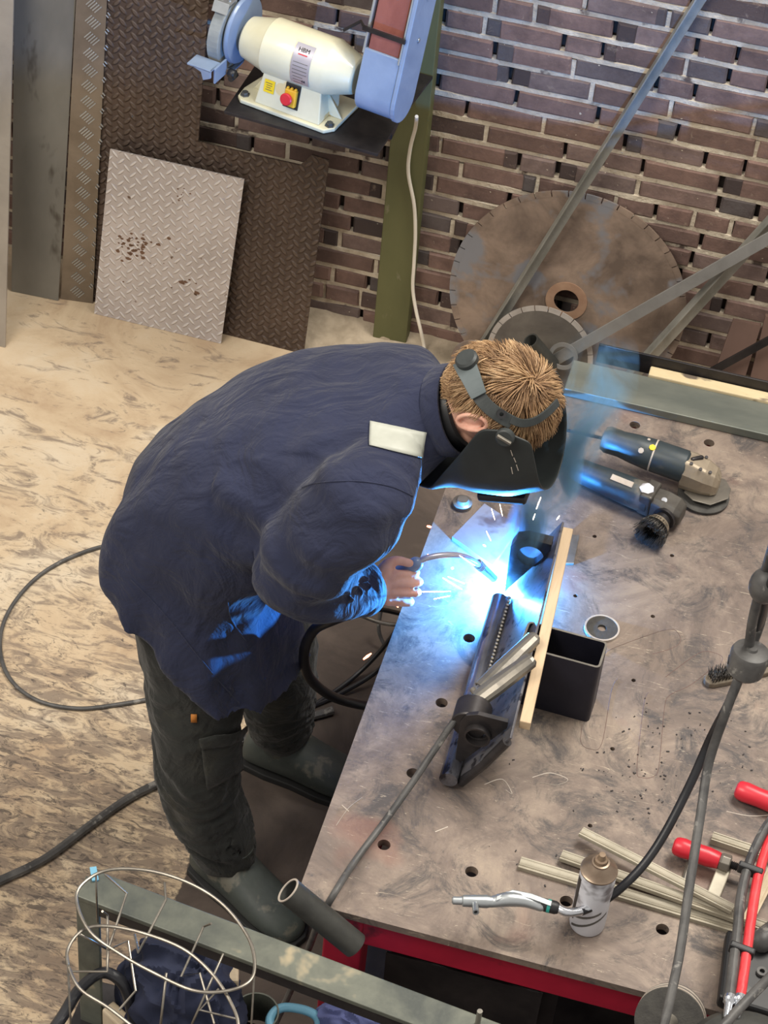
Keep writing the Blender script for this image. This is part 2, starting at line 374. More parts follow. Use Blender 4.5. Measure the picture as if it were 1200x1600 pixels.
M['can_top'] = mat('can_top', (132, 114, 98), (164, 146, 128), .35, .7, 12, bstr=.05)
M['nozzle'] = mat('can_nozzle', (112, 92, 76), (150, 128, 104), .6, .2, 30)
M['teal'] = mat('teal_band', (40, 140, 130), (50, 156, 146), .5, 0, 10, bstr=0)
M['cutter'] = mat('grit_disc', (62, 60, 58), (78, 76, 72), .85, 0, 40, bstr=.4)
M['disc_edge'] = mat('disc_edge', (172, 160, 148), (192, 182, 170), .6, .2, 30)
M['grind_body'] = mat('grinder_teal_body', (38, 48, 54), (56, 64, 66), .45, 0, 9, bstr=.1, c3=(98, 94, 86), s3=9, f3=.56)
M['grind_head'] = mat('cast_head', (136, 124, 108), (168, 154, 134), .45, .5, 14, bstr=.15, c3=(84, 76, 68), s3=14, f3=.6)
M['grind_head2'] = mat('dirty_head', (66, 62, 58), (92, 88, 82), .45, .4, 14, bstr=.15)
M['brush'] = mat('steel_bristle', (62, 60, 60), (100, 96, 92), .35, .7, 40, bstr=0)
M['brushwood'] = mat('grimy_wood', (84, 74, 62), (120, 108, 92), .7, 0, 14, (1, 1, 1), .2)
M['mark'] = mat('marker_line', (96, 72, 68), (108, 84, 78), .8, 0, 12, bstr=0)
M['cyan'] = mat('cyan_plastic', (98, 152, 178), (112, 164, 188), .4, 0, 8, bstr=0)
M['stone'] = mat('rubble', (150, 136, 116), (184, 168, 146), .95, 0, 16, bstr=.6)
M['dustw'] = mat('light_wood', (186, 168, 140), (202, 184, 158), .7, 0, 6, (1, 4, 1), .1)
M['work'] = mat('workpiece_steel', (44, 42, 44), (66, 62, 62), .4, .5, 14, bstr=.15)
M['tube'] = mat('bright_worn_tube', (92, 92, 98), (134, 134, 142), .24, .7, 22, (1, .4, 1), .15, c3=(52, 50, 54), s3=30, f3=.56)
M['pale_plate'] = mat('pale_plate', (138, 132, 134), (166, 160, 160), .35, .3, 7, bstr=.08, c3=(112, 96, 94), s3=6, f3=.58)
M['plate_in'] = mat('spattered_plate', (96, 94, 98), (126, 124, 128), .4, .5, 8, bstr=.1, c3=(52, 50, 54), s3=44, f3=.55)
M['clampst'] = mat('clamp_steel', (102, 98, 92), (132, 126, 116), .34, .45, 14, bstr=.1)
# ------------------------------------------------------------------ setting
WY = 5.107
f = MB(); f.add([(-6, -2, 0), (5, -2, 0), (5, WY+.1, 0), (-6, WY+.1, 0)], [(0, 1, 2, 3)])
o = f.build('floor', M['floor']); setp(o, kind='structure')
def back_wall():
    bw = MB(); jm = MB(); mm = MB(); tones = []; rnd = random.Random(3)
    pitch, L, mort = .067, .22, .013
    x0, x1 = -3.6, 2.2
    bw.cur = 0
    verts = []; 
    def brick(xa, xb, za, zb, tone):
        y = WY+rnd.uniform(-.003, .003); ch = .005; n0 = len(bw.v)
        j = lambda: rnd.uniform(-.0022, .0022)
        fr = [(xa+ch+j(), y, za+ch+j()), (xb-ch+j(), y, za+ch+j()), (xb-ch+j(), y, zb-ch+j()), (xa+ch+j(), y, zb-ch+j())]
        md = [(xa+j(), y+.005, za), (xb+j(), y+.005, za), (xb+j(), y+.005, zb), (xa+j(), y+.005, zb)]
        bk = [(xa, y+.03, za), (xb, y+.03, za), (xb, y+.03, zb), (xa, y+.03, zb)]
        bw.add(fr+md+bk, [(0, 1, 2, 3)]+[(a+i, a+4+i, a+4+(i+1) % 4, a+(i+1) % 4) for a in (0, 4) for i in range(4)])
        tones.extend([tone]*12)
    row = 0; z = .0
    while z < 2.9:
        x = x0 - rnd.uniform(0, .2); zz = z+mort
        while x < x1:
            hd = rnd.random() < .22; l = (.108 if hd else L)-.011+rnd.uniform(-.006, .006)
            xe = x+l; t = rnd.betavariate(2.2, 1.6)
            # burnt ends: a stretcher is often darker at one end
            if not hd and rnd.random() < .55:
                e = rnd.uniform(.03, .055); lft = rnd.random() < .5
                if lft: brick(x, x+e, zz, z+pitch, rnd.choice((0, .08, 1))); brick(x+e-.008, xe, zz, z+pitch, t)
                else: brick(x, xe-e+.008, zz, z+pitch, t); brick(xe-e, xe, zz, z+pitch, rnd.choice((0, .08, 1)))
            else: brick(x, xe, zz, z+pitch, t)
            if rnd.random() < .42:
                mm.box((xe+.0055, WY+.016, zz+pitch/2-.01+rnd.uniform(-.01, .01)), (.0125, .02, pitch*.9))
            x = xe+.011+rnd.uniform(-.002, .003)
        # bed joint, a lumpy strip
        n = 300; vs = []
        for i in range(n+1):
            xx = x0+(x1-x0)*i/n
            a = noise.noise(Vector((xx*9, z*7, 3)))*.006; c = noise.noise(Vector((xx*23, z*9, 8)))*.004
            yy = WY+.004+noise.noise(Vector((xx*6, z*5, 1)))*.008
            vs += [(xx, yy+.012, z-.004), (xx, yy, z-.0005+min(a, 0)), (xx, yy, z+mort+max(a+c, -.001)), (xx, yy+.014, z+mort+.005)]
        mm.add(vs, [(i*4+k, (i+1)*4+k, (i+1)*4+k+1, i*4+k+1) for i in range(n) for k in range(3)], True)
        z += pitch; row += 1
    jm.box(((x0+x1)/2, WY+.1, 1.45), (x1-x0, .15, 2.96))
    me = bw.mesh('b'); at = me.attributes.new('tone', 'FLOAT', 'POINT'); at.data.foreach_set('value', tones)
    wall = jm.build('wall_back', M['joint']); setp(wall, kind='structure')
    a = link('brick_courses', me, M['brick'], wall); b = mm.build('mortar_bed', M['mortar'], wall)
    setp(a, kind='structure'); setp(b, kind='structure')
back_wall()
# mortar rubble along the foot of the wall
mb = MB(); rnd = random.Random(5)
n = 70
vs = []
for i in range(n+1):
    x = -1.45+i*.03
    for k in range(7):
        t = k/6; y = WY+.01-.16*t; h = (.035*(1-t)**1.5+.012*noise.noise(Vector((x*14, t*5, 2)))*(1-t)+.001)
        if i in (0, n): h *= .1
        vs.append((x, y+.02*noise.noise(Vector((x*8, t*4, 9))), max(h, .0006)))
mb.add(vs, [(i*7+k, (i+1)*7+k, (i+1)*7+k+1, i*7+k+1) for i in range(n) for k in range(6)], True)
o = mb.build('rubble_bank', M['stone']); setp(o, 'crumbled mortar dust lying along the foot of the brick wall', 'rubble', kind='stuff')
# green post against the wall
pa, pb = PY(585, 495, WY), PY(640, 525, WY)
xl, xr = pa.x+.01, pb.x
MB().box(((xl+xr)/2, WY-.022, 1.42), (xr-xl, .05, 2.82)).build('trim_1', M['green'], bev=.003)['kind'] = 'structure'
def lump(c, r, m, name, label, cat, seed=0, flat=.6):
    mb = MB(); mb.ell((0, 0, 0), r, n=16, m=10)
    for v in mb.v:
        d = noise.noise(Vector((v.x*40, v.y*40, v.z*40+seed)))*.25+1; v *= d
    for v in mb.v: v += Vector(c)
    return setp(mb.build(name, m), label, cat)
p = PZ(603, 521, .02); lump((p.x, p.y-.005, .018), (.045, .022, .02), M['stone'], 'mortar_lump', 'pale lump of old mortar lying at the foot of the green post', 'stone', 3)

# ------------------------------------------------------------------ leaning plates, left
def plate(name, quad, thick, m, label, cat, uvscale=1, extra=None, parent=None, holes=None):
    """quad: outline in the plane (3D points); thickness goes away from the camera"""
    q = [Vector(p) for p in quad]; nrm = (q[1]-q[0]).cross(q[-1]-q[0]).normalized()
    if nrm.dot(Fw) < 0: nrm = -nrm
    mb = MB(); mb.prism(q, nrm*thick); me = mb.mesh(name)
    ex = (q[1]-q[0]).normalized(); ez = ex.cross(nrm)
    uvl = me.uv_layers.new(name='UVMap')
    for l in me.loops:
        d = me.vertices[l.vertex_index].co-q[0]; uvl.data[l.index].uv = (d.dot(ex), d.dot(ez))
    import bmesh
    bm = bmesh.new(); bm.from_mesh(me); bmesh.ops.recalc_face_normals(bm, faces=bm.faces); bm.to_mesh(me); bm.free()
    o = link(name, me, m, parent)
    b = o.modifiers.new('bevel', 'BEVEL'); b.width = .0012; b.segments = 1
    if label: setp(o, label, cat)
    return o
def leanp(bl, br, tl, tr, Yt):
    a, b, d = PZ(*bl, .001), PZ(*br, .001), PY(*tl, Yt); return [a, b, b+(d-a), d]
def extend_up(q, k): q = q[:]; n_ = (q[1]-q[0]).cross(q[3]-q[0]); v_ = q[2]-CAM; q[2] = CAM+v_*((q[0]-CAM).dot(n_)/v_.dot(n_)); q[3] = q[0]+(q[3]-q[0])*k; q[2] = q[1]+(q[2]-q[1])*k; return q
# big rusty tread plate with a notch (L shape)
B0, B1 = PZ(143, 470, .001), PZ(474, 553, .001)
ex = (B1-B0).normalized(); B0 = B0 - ex*.006
Wd = (B1-B0).length
up = (Vector((0, WY-.006, 0))+Vector((0, 0, 1.9)) - Vector((0, B0.y+.02, 0))); up.x = 0; up = up.normalized()
def onplate(x, y, o0, ex, up):
    n = ex.cross(up); v = pray(x, y); t = (o0-CAM).dot(n)/v.dot(n); p = CAM+v*t-o0; return p.dot(ex), p.dot(up)
nx, ny = onplate(310, 222, B0, ex, up); tx, ty = onplate(515, 250, B0, ex, up); n2x, n2y = onplate(470, 258, B0, ex, up)
ux, uy = onplate(327, 0, B0, ex, up)
pts = [(0, 0), (Wd, 0), (tx, ty), (n2x+.03, ty+.004), (n2x, n2y), (nx, ny), (ux, uy), (ux+.01, 1.75), (0.0, 1.75)]
plate('tread_plate', [B0+ex*a+up*b for a, b in pts], .006, M['chk_dark'], 'large dark rusty steel tread plate with a stepped corner, leaning on the brick wall', 'metal plate')
# small pale plate in front
Q = leanp((147, 490), (345, 537), (172, 233), (381, 285), 4.952)
plate('tread_plate', Q, .004, M['chk_alu'], 'small pale square tread plate with brown spots leaning in front of the dark one', 'metal plate')
def spots():
    pl = [o for o in bpy.data.objects if o.name == 'tread_plate.001'][0]; rnd = random.Random(8); b = MB()
    n_ = (Q[1]-Q[0]).cross(Q[3]-Q[0]).normalized(); n_ = -n_ if n_.dot(Fw) > 0 else n_; u_ = (Q[1]-Q[0]).normalized(); v_ = n_.cross(u_)
    for (cx, cy, sx, sy, k, r) in ((215, 382, 26, 12, 34, .006), (205, 395, 18, 14, 14, .008), (290, 440, 12, 9, 6, .007), (306, 460, 4, 3, 3, .008), (282, 305, 16, 9, 12, .003), (260, 400, 60, 50, 18, .0025)):
        for i in range(k):
            x, y = rnd.gauss(cx, sx*.6), rnd.gauss(cy, sy*.6); v = pray(x, y); p = CAM+v*((Q[0]-CAM).dot(n_)/v.dot(n_)); rr = r*rnd.uniform(.3, 1)
            b.prism([p+(u_*cos(a)*rnd.uniform(.7, 1.5)+v_*sin(a)*rnd.uniform(.6, 1))*rr for a in [2*pi*j/9 for j in range(9)]], n_*.0006)
    o = b.build('rust_spots', mat('rust_spot', (96, 70, 52), (120, 90, 70), .8), pl); o['kind'] = 'stuff'
spots()
# the narrow strip with bright bars in fives
def bar_strip():
    bl, br = PZ(95, 467, .001), PZ(145, 474, .001); tl, tr = PY(119, 0, 5.0), PY(167, 0, 5.0)
    q = extend_up([bl, br, tr, tl], 1.55)
    t = plate('aluminium_tread_strip', q, .004, M['strip'], 'narrow aluminium tread strip with bright bars in groups of five, standing left', 'metal plate')
    a = (q[3]-q[0]).normalized(); s = (q[1]-q[0]).normalized(); nn = s.cross(a)
    if nn.dot(Fw) > 0: nn = -nn
    L = (q[3]-q[0]).length; W = (q[1]-q[0]).length
    mb = MB(); r = MB(); k = 0; h = .035
    while h < L-.04:
        for col_ in ((.36, 1), (.97, -1)):
            for i in range(5 if col_[1] > 0 else 2):
                d = (s*.72+a*.8*(1 if col_[1] > 0 else -1)).normalized(); e = nn.cross(d)
                if col_[1] > 0: c = q[0]+s*(W*.5+.0062*(i-2))+a*(h-(i-2)*.0052)
                else: c = q[0]+s*(W*.9+.004*i)+a*(h+.024+i*.008)
                mb.box(c+nn*.001, (.027 if col_[1] > 0 else .011, .0034, .004), Matrix((d, e, nn)).transposed())
        h += .0505
    mb.build('raised_bars', M['alum'], t, bev=.001)
M['strip'] = mat('dull_aluminium', (116, 106, 94), (140, 130, 118), .4, .6, 6, bstr=.08)
bar_strip()
bl, br = PZ(18, 455, .001), PZ(91, 470, .001); tl, tr = PY(22, 0, 5.0), PY(118, 0, 5.0)
plate('steel_sheet', extend_up([bl, br, tr, tl], 1.6), .003, M['steel_grey'], 'dull grey smooth steel sheet leaning on the wall beside the tread strip', 'metal sheet')
bl, br = PZ(-110, 515, .001), PZ(8, 543, .001); tl, tr = PY(-110, -20, 4.90), PY(21, 0, 4.90)
plate('steel_sheet', extend_up([bl, br, tr, tl], 1.45), .006, M['steel_light'], 'pale steel sheet with rusty edge, cut off by the left edge of the photo', 'metal sheet')
# ------------------------------------------------------------------ bench grinder on its shelf
G = PY(470, 163, 4.80); Z0 = G.z
GM = Matrix.Translation(G) @ Rz(radians(-13))
sh = [PZ(350, 173, Z0), PZ(590, 240, Z0), PZ(629, 180, Z0)]
sh = [Vector((p.x, p.y, 0)) for p in sh]
sh += [Vector((sh[2].x+.03, WY-.05, 0)), Vector((sh[0].x+.02, WY-.002, 0))]
t = thing('wall_shelf', 'black steel plate shelf under the bench grinder, fixed to the green post', 'shelf', (G.x, WY-.05, Z0-.1))
MB().prism([Vector((p.x, p.y, Z0-.010)) for p in sh], (0, 0, .009)).build('shelf_plate', M['dark_steel'], t, bev=.001)
MB().box(((xl+xr)/2-.02, WY-.17, Z0-.035), (.05, .25, .05)).build('bracket', M['dark_steel'], t, bev=.002)
t = thing('bench_grinder', 'cream and blue bench grinder with grinding wheel and upright belt arm, on the wall shelf', 'grinder', G)
b = MB(GM)
b.prism([(-.135, -.085, 0), (.115, -.085, 0), (.135, -.06, 0), (.135, .085, 0), (-.135, .085, 0), (-.155, -.03, 0), (-.15, -.07, 0)], (0, 0, .012))
b.prism([(-.098, -.075, .012), (.095, -.075, .012), (.082, -.045, .125), (-.082, -.045, .125)], (0, .11, 0))
for sx in (1, -1):
    b.prism([(sx*.09, -.02, .012), (sx*.133, -.02, .012), (sx*.085, -.02, .085)], (0, .006, 0))
b.build('base', M['cream'], t, bev=.004)
b = MB(GM); b.lathe((0, .0, .147), (1, 0, 0), [(-.165, .05), (-.16, .056), (-.095, .072), (-.09, .075), (.09, .075), (.096, .072), (.158, .05), (.165, .045)], 28)
b.build('motor_housing', M['cream'], t, bev=.006, seg=3)
b = MB(GM); b.lathe((0, 0, .147), (1, 0, 0), [(-.24, .012), (.25, .012)], 12); b.build('shaft', M['mill'], t)
for bx in ((-.135, -.06), (.118, -.058)):
    b = MB(GM); b.lathe((bx[0], bx[1], .012), (0, 0, 1), [(0, .013), (.003, .013), (.003, .009), (.010, .009)], 6, smooth=False); b.build('bolt', M['mill'], t)
# rating plate wrapped on the housing
b = MB(GM); vs = []; n = 12; r = .0768
for i in range(n+1):
    a = radians(-28+i*(88/n))
    for x in (.003, .057): vs.append((x, -r*cos(a), .147+r*sin(a)))
b.add(vs, [(2*i, 2*i+1, 2*i+3, 2*i+2) for i in range(n)], True)
lab = b.build('rating_plate', M['silver'], t)
def motor_pt(x, deg, rr=.0776):     # deg above horizontal, towards the viewer
    a = radians(deg); return GM @ Vector((x, -rr*cos(a), .147+rr*sin(a))), (GM.to_3x3() @ Vector((0, -cos(a), sin(a)))), (GM.to_3x3() @ Vector((1, 0, 0)))
p, nz, xx = motor_pt(.030, 47); text_mesh('HBM', .016, frameM(p, xx, nz), M['black'], 'lettering', lab)
p, nz, xx = motor_pt(.030, 38); MB(frameM(p, xx, nz)).box((0, 0, 0), (.026, .003, .0006)).build('red_line', M['redb'], lab)
for i in range(7):
    p, nz, xx = motor_pt(.030, 22-i*7.5, .0773); MB(frameM(p, xx, nz)).box((-.004 if i > 3 else 0, 0, 0), (.028 if i > 3 else .042, .0012, .0005)).build('small_print', M['mill'], lab)
p, nz, xx = motor_pt(.042, -16); text_mesh('CE', .009, frameM(p, xx, nz), M['black'], 'lettering', lab)
# switch
fn = Vector((0, -.966, .257)).normalized(); fz = GM.to_3x3() @ fn
sc = GM @ Vector((.006, -.0615, .062))
SM = frameM(sc, GM.to_3x3() @ Vector((1, 0, 0)), fz)
sw = MB(SM).box((0, 0, .001), (.044, .066, .004)).build('switch', M['black'], t, bev=.001)
b = MB(SM); b.box((0, -.003, .008), (.034, .046, .014))
for k in (-.0115, 0, .0115): b.lathe((k, .022, .004), (0, 0, 1), [(0, .004), (.01, .004)], 10)
b.build('switch_cover', M['yell2'], sw, bev=.003)
MB(SM).lathe((-.004, -.004, .014), (0, 0, 1), [(0, .011), (.006, .012), (.009, .0165), (.014, .0165), (.016, .014), (.0165, 0)], 24).build('stop_button', M['redb'], sw)
ym = frameM(GM @ Vector((-.062, -.0615, .066)), GM.to_3x3() @ Vector((1, 0, 0)), fz)
yl = MB(ym).box((0, 0, .001), (.030, .034, .0012)).build('warning_sticker', M['yellow'], t)
for i in range(4): MB(ym).box((-.002+.002*(i % 2), .009-i*.006, .002), (.019-.003*(i % 3), .0016, .0005)).build('small_print', M['mill'], yl)
# wheel side
b = MB(GM); wc = (-.218, .0, .147)
b.lathe(wc, (1, 0, 0), [(-.017, .02), (-.017, .093), (-.015, .096), (.015, .096), (.017, .093), (.017, .02)], 40, smooth=False); b.build('grinding_wheel', M['blue2'], t)
b = MB(GM)
b.lathe((-.194, .012, .155), (1, 0, 0), [(0, .0), (0, .092), (.005, .094), (.012, .09), (.016, .05), (.016, 0)], 36)
# shroud runs round the back and underside of the wheel
vs = []
for a in range(-110, 95, 8):
    r_ = radians(a)
    for (x_, k) in ((-.245, .098), (-.19, .098), (-.19, .103), (-.245, .103)): vs.append((x_, cos(r_)*k, .147+sin(r_)*k))
n = len(vs)//4
b.add(vs, [(i*4+k, i*4+(k+1) % 4, (i+1)*4+(k+1) % 4, (i+1)*4+k) for i in range(n-1) for k in range(4)] + [(0, 1, 2, 3), (n*4-4, n*4-3, n*4-2, n*4-1)])
b.build('wheel_guard', M['blue'], t, bev=.001)
b = MB(GM); b.box((-.215, -.03, .255), (.045, .05, .004)); b.box((-.215, -.06, .247), (.045, .004, .03), Matrix.Rotation(-.5, 3, 'X'))
for k in (-.01, .012): b.lathe((-.215+k, -.035, .257), (0, 0, 1), [(0, .005), (.004, .005)], 6)
b.build('spark_shield_bracket', M['alum'], t, bev=.001)
b = MB(GM); b.box((-.228, -.118, .105), (.072, .05, .006)); b.box((-.228, -.105, .088), (.006, .03, .034)); b.box((-.19, -.098, .085), (.006, .06, .045))
b.prism([(-.262, -.143, .108), (-.192, -.143, .108), (-.192, -.143, .085), (-.215, -.143, .072), (-.222, -.143, .095)], (0, .006, 0))
b.build('tool_rest', M['blue'], t, bev=.002)
b = MB(GM); b.lathe((-.18, -.07, .07), (1, 0, 0), [(0, .012), (.02, .012)], 6); b.lathe((-.175, -.04, .05), (0, -1, 0), [(0, .008), (.03, .008)], 8); b.build('adjusting_knob', M['black'], t)
# belt side: a housing that starts round the drum and runs up into the arm
dv = Vector((0, .30, .954)).normalized(); nv = Vector((0, -dv.z, dv.y))   # along the arm, outwards to the viewer
c0 = Vector((0, -.01, .132))
def side(r0, r1, Lup, ext=0):
    pts = [c0+nv*r0+dv*Lup]
    for a in range(0, 181, 15):
        q = radians(a); pts.append(c0+nv*(cos(q)*r0)-dv*(sin(q)*r0))
    pts.append(c0-nv*r1+dv*Lup); return pts
x0_ = .186
def pr(lst, x, w): return [Vector((x, p.y, p.z)) for p in lst], Vector((w, 0, 0))
b = MB(GM); a_, e_ = pr(side(.056, .056, .115), x0_, .105); b.prism(a_, e_, True); b.build('drum_cover', M['blue'], t, bev=.004, seg=3)
b = MB(GM)
a_, e_ = pr(side(.060, .060, .62), x0_+.105, .012); b.prism(a_, e_); b.build('side_plate', M['blue'], t, bev=.002)
b = MB(GM)
cc = [c0+nv*.030+dv*.1, c0+nv*.056+dv*.1, c0+nv*.056+dv*.62, c0+nv*.030+dv*.62]; a_, e_ = pr(cc, x0_-.003, .007); b.prism(a_, e_); b.build('left_rail', M['alum'], t, bev=.001)
cc = [c0+nv*.030+dv*.1, c0+nv*.060+dv*.1, c0+nv*.060+dv*.62, c0+nv*.030+dv*.62]; a_, e_ = pr(cc, x0_+.1, .005); MB(GM).prism(a_, e_).build('right_rail', M['alum'], t, bev=.001)
b = MB(GM); cc = [c0-nv*.045+dv*.1, c0+nv*.05+dv*.1, c0+nv*.05+dv*.62, c0-nv*.045+dv*.62]; a_, e_ = pr(cc, x0_+.009, .086); b.prism(a_, e_); b.build('sanding_belt', M['belt'], t, bev=.002)
b = MB(GM); b.box(Vector((x0_+.05, 0, 0))+c0+nv*.067+dv*.165, (.12, .006, .012)); b.tube([Vector((x0_-.005, 0, 0))+c0+nv*.067+dv*.165, Vector((x0_-.03, 0, 0))+c0+nv*.04+dv*.17, Vector((x0_-.075, 0, 0))+c0+nv*.03+dv*.13], .004); b.build('work_stop', M['dark_steel'], t)
for k in (.16, .27, .38):
    b = MB(GM); b.lathe(Vector((x0_+.117, 0, 0))+c0+dv*k, (1, 0, 0), [(0, .006), (.003, .005)], 10); b.build('screw', M['alum'], t)
# mains cable
cp = [PY(651, 182, 4.98), PY(649, 200, 5.02), PY(641, 232, 5.045), PY(638, 270, 5.05), PY(647, 320, 5.05), PY(649, 365, 5.05), PY(647, 410, 5.05), PY(645, 450, 5.05), PY(650, 485, 5.045), PY(657, 515, 5.04), PZ(663, 545, .03), PZ(664, 575, .006), PZ(690, 610, .006)]
setp(MB().tube(cr(cp, 6), .0052, 8).build('mains_cable', M['white_cable']), 'white mains cable hanging down over the green post from the bench grinder', 'cable')

# ------------------------------------------------------------------ saw blades
def blade(name, c, R, r0, lean, slots, thick, m, mseg, label, cat, segd, slotw=.5, roll=0):
    nrm = Vector((0, -cos(lean), sin(lean))); u = Vector((1, 0, 0)); v = u.cross(nrm)*-1
    if v.z < 0: v = -v
    per = 12; n = slots*per; t = thing(name, label, cat, c-v*R)
    def ringpts(rf):
        return [c+(u*cos(2*pi*k/n+roll)+v*sin(2*pi*k/n+roll))*rf(k % per) for k in range(n)]
    Ro = ringpts(lambda q: R-segd if q == 0 else R)
    Ri = ringpts(lambda q: R-segd-.001); Rh = ringpts(lambda q: r0)
    off = nrm*thick
    b = MB()
    vs = Ri+Rh+[p-off for p in Ri]+[p-off for p in Rh]
    fs = []
    for k in range(n):
        j = (k+1) % n
        fs += [(k, j, n+j, n+k), (2*n+k, 3*n+k, 3*n+j, 2*n+j), (n+k, n+j, 3*n+j, 3*n+k), (k, 2*n+k, 2*n+j, j)]
    b.add(vs, fs); b.build('disc', m, t)
    b = MB()
    for s in range(slots):
        for q in range(1, per):
            k = s*per+q; k2 = (k+1) % n
            if q == per-1: continue
            a = 2*pi*k/n+roll; a2 = 2*pi*(k+1)/n+roll
            if q == 1: a -= 2*pi/n*.55
            if q == per-2: a2 += 2*pi/n*.55
            P = [c+(u*cos(x)+v*sin(x))*rr for (x, rr) in ((a, R-segd-.0015), (a2, R-segd-.0015), (a2, R), (a, R))]
            P = [p+nrm*.0006 for p in P]; b.prism(P, -nrm*(thick+.0012))
    b.build('rim_segments', mseg, t); return t, u, v, nrm
c = PY(885, 470, 5.035); dz = (c-CAM).dot(Fw); R = 187*dz/FPX
print('blade c', c, R)
t, u, v, nrm = blade('saw_blade', c, R, .037, radians(9), 44, .005, M['rust_blade'], M['rust_blade'], 'huge rusty circular saw blade with slotted rim leaning on the brick wall', 'saw blade', .016)
b = MB(); b.ring(c+nrm*.0002, nrm, .036, .060, .003, 48, True); b.build('flange_mark', M['rust_ring'], t)
c2 = PY(843, 556, 4.94); R2 = 84*((c2-CAM).dot(Fw))/FPX
t, u, v, n2 = blade('saw_blade', c2, R2, .015, radians(14), 24, .004, M['grey_blade'], M['segment'], 'smaller grey slotted saw blade leaning in front of the huge one', 'saw blade', .013)
tp = thing('pipe_stub', 'short grey pipe stub sticking out in front of the smaller saw blade', 'pipe', PY(856, 562, 4.85))
a0 = PY(862, 570, 4.90); a1 = PY(829, 532, 4.86)
b = MB(); ax = (a1-a0).normalized(); b.ring(a0, ax, .019, .023, (a1-a0).length, 28, True); b.build('tube', M['pipe'], tp)
b = MB(); b.ring(PY(880, 556, 4.90), n2, .03, .042, .004, 28, True); b.build('collar', M['flat'], tp)
c3 = PZ(735, 562, .03); c3 = PY(738, 562, 4.93)
setp(MB().lathe(c3, (0, -.9, .3), [(0, .06), (.004, .062), (.006, .06), (.006, .012)], 32).build('cutting_disc', M['rust_blade']), 'small brown disc leaning at the foot of the wall behind the head', 'disc')

# ------------------------------------------------------------------ bars leaning on the wall
def angle_bar(name, A, B, w1, w2, th, m, label, d1=Vector((-1, -.2, 0)), d2=Vector((0, -1, 0))):
    t = (B-A).normalized(); e1 = (d1-t*d1.dot(t)).normalized(); e2 = (d2-t*d2.dot(t)-e1*d2.dot(e1)).normalized()
    P = [A, A+e1*w1, A+e1*w1+e2*th, A+e1*th+e2*th, A+e1*th+e2*w2, A+e2*w2]
    return setp(MB().prism(P, B-A).build(name, m, bev=.001), label, 'metal bar')
B_ = PZ(712, 592, 0); A_ = PY(1094, -20, 5.085)
angle_bar('angle_bar', B_, A_, .032, .022, .004, M['galv'], 'long steel angle bar leaning diagonally across the huge saw blade to the top', Vector((1, .2, 0)), Vector((-.2, -1, 0)))
B_ = PZ(917, 648, 0); A_ = PY(1232, 300, 5.085)
angle_bar('angle_bar', B_, A_, .045, .03, .004, M['galv'], 'angle bar leaning at the right, crossing behind the pale flat bar', Vector((1, .3, 0)), Vector((-.5, -1, .2)))
B_ = PZ(742, 634, .01); A_ = PY(1310, 311, 5.06)
tt = (A_-B_).normalized(); e1 = tt.cross(Vector((0, -1, .25))).normalized(); e2 = tt.cross(e1).normalized()
setp(MB().prism([B_-e1*.017, B_+e1*.017, B_+e1*.017+e2*.006, B_-e1*.017+e2*.006], A_-B_).build('flat_bar', M['flat'], bev=.001), 'pale flat steel bar slanting up to the right edge over the angle bar', 'metal bar')
B_ = PZ(990, 648, .01); A_ = PY(1290, 484, 5.0)
tt = (A_-B_).normalized(); e1 = tt.cross(Vector((0, -1, .25))).normalized(); e2 = tt.cross(e1).normalized()
setp(MB().prism([B_-e1*.011, B_+e1*.011, B_+e1*.011+e2*.01, B_-e1*.011+e2*.01], A_-B_).build('flat_bar', M['dark_steel'], bev=.001), 'dark narrow bar slanting in front of the brown boards at the right', 'metal bar')
def board(px, Yt, lab, m):
    (x0, y0), (x1, y1), (x2, y2), (x3, y3) = px
    q = [PZ(x0, y0, .001), PZ(x1, y1, .001), PY(x2, y2, Yt), PY(x3, y3, Yt)]
    plate('leaning_board', q, .018, m, lab, 'board')
board([(1082, 680), (1133, 690), (1189, 509), (1145, 501)], 5.06, 'reddish brown board leaning on the wall at the right, left one of the pair', M['brownb'])
board([(1148, 690), (1235, 705), (1262, 520), (1196, 494)], 5.06, 'dark brown board leaning on the wall, cut off by the right edge', M['brownb'])
# ------------------------------------------------------------------ welding table
TH = .88
TX0 = (PZ(470, 1370, TH).x+PZ(690, 790, TH).x)/2
TY0 = (PZ(560, 1420, TH).y+PZ(1000, 1560, TH).y)/2; TY1 = PZ(1000, 645, TH).y+.012
TX1 = 1.0
table = thing('welding_table', 'large steel welding table with drilled top on a crimson frame', 'table', ((TX0+TX1)/2, (TY0+TY1)/2, 0))
rc = .035
pts = [Vector((TX1, TY0, TH)), Vector((TX1, TY1, TH)), Vector((TX0, TY1, TH))]
for k in range(7):
    a = pi+pi/2*k/6; pts.append(Vector((TX0+rc+cos(a)*rc, TY0+rc+sin(a)*rc, TH)))
mb = MB(); mb.prism([p for p in pts], (0, 0, -.018)); top = mb.build('table_top', M['table'], table)
hc = MB()
big = [(690, 1098), (733, 997), (645, 1208), (600, 1320), (737, 1362), (885, 1408), (1035, 1452), (1108, 692), (992, 664)]
small = [(929, 838), (899, 931), (1020, 963), (1050, 868), (990, 1063), (957, 1170), (922, 1290), (1178, 904), (868, 830)]
for q in big: hc.lathe(PZ(*q, TH)-Vector((0, 0, .04)), (0, 0, 1), [(0, .0125), (.06, .0125)], 24, smooth=False)
for q in small: hc.lathe(PZ(*q, TH)-Vector((0, 0, .04)), (0, 0, 1), [(0, .0048), (.06, .0048)], 12, smooth=False)
ho = hc.build('holes', M['dark_steel'])
bo = top.modifiers.new('h', 'BOOLEAN'); bo.object = ho; bo.solver = 'EXACT'; bo.operation = 'DIFFERENCE'
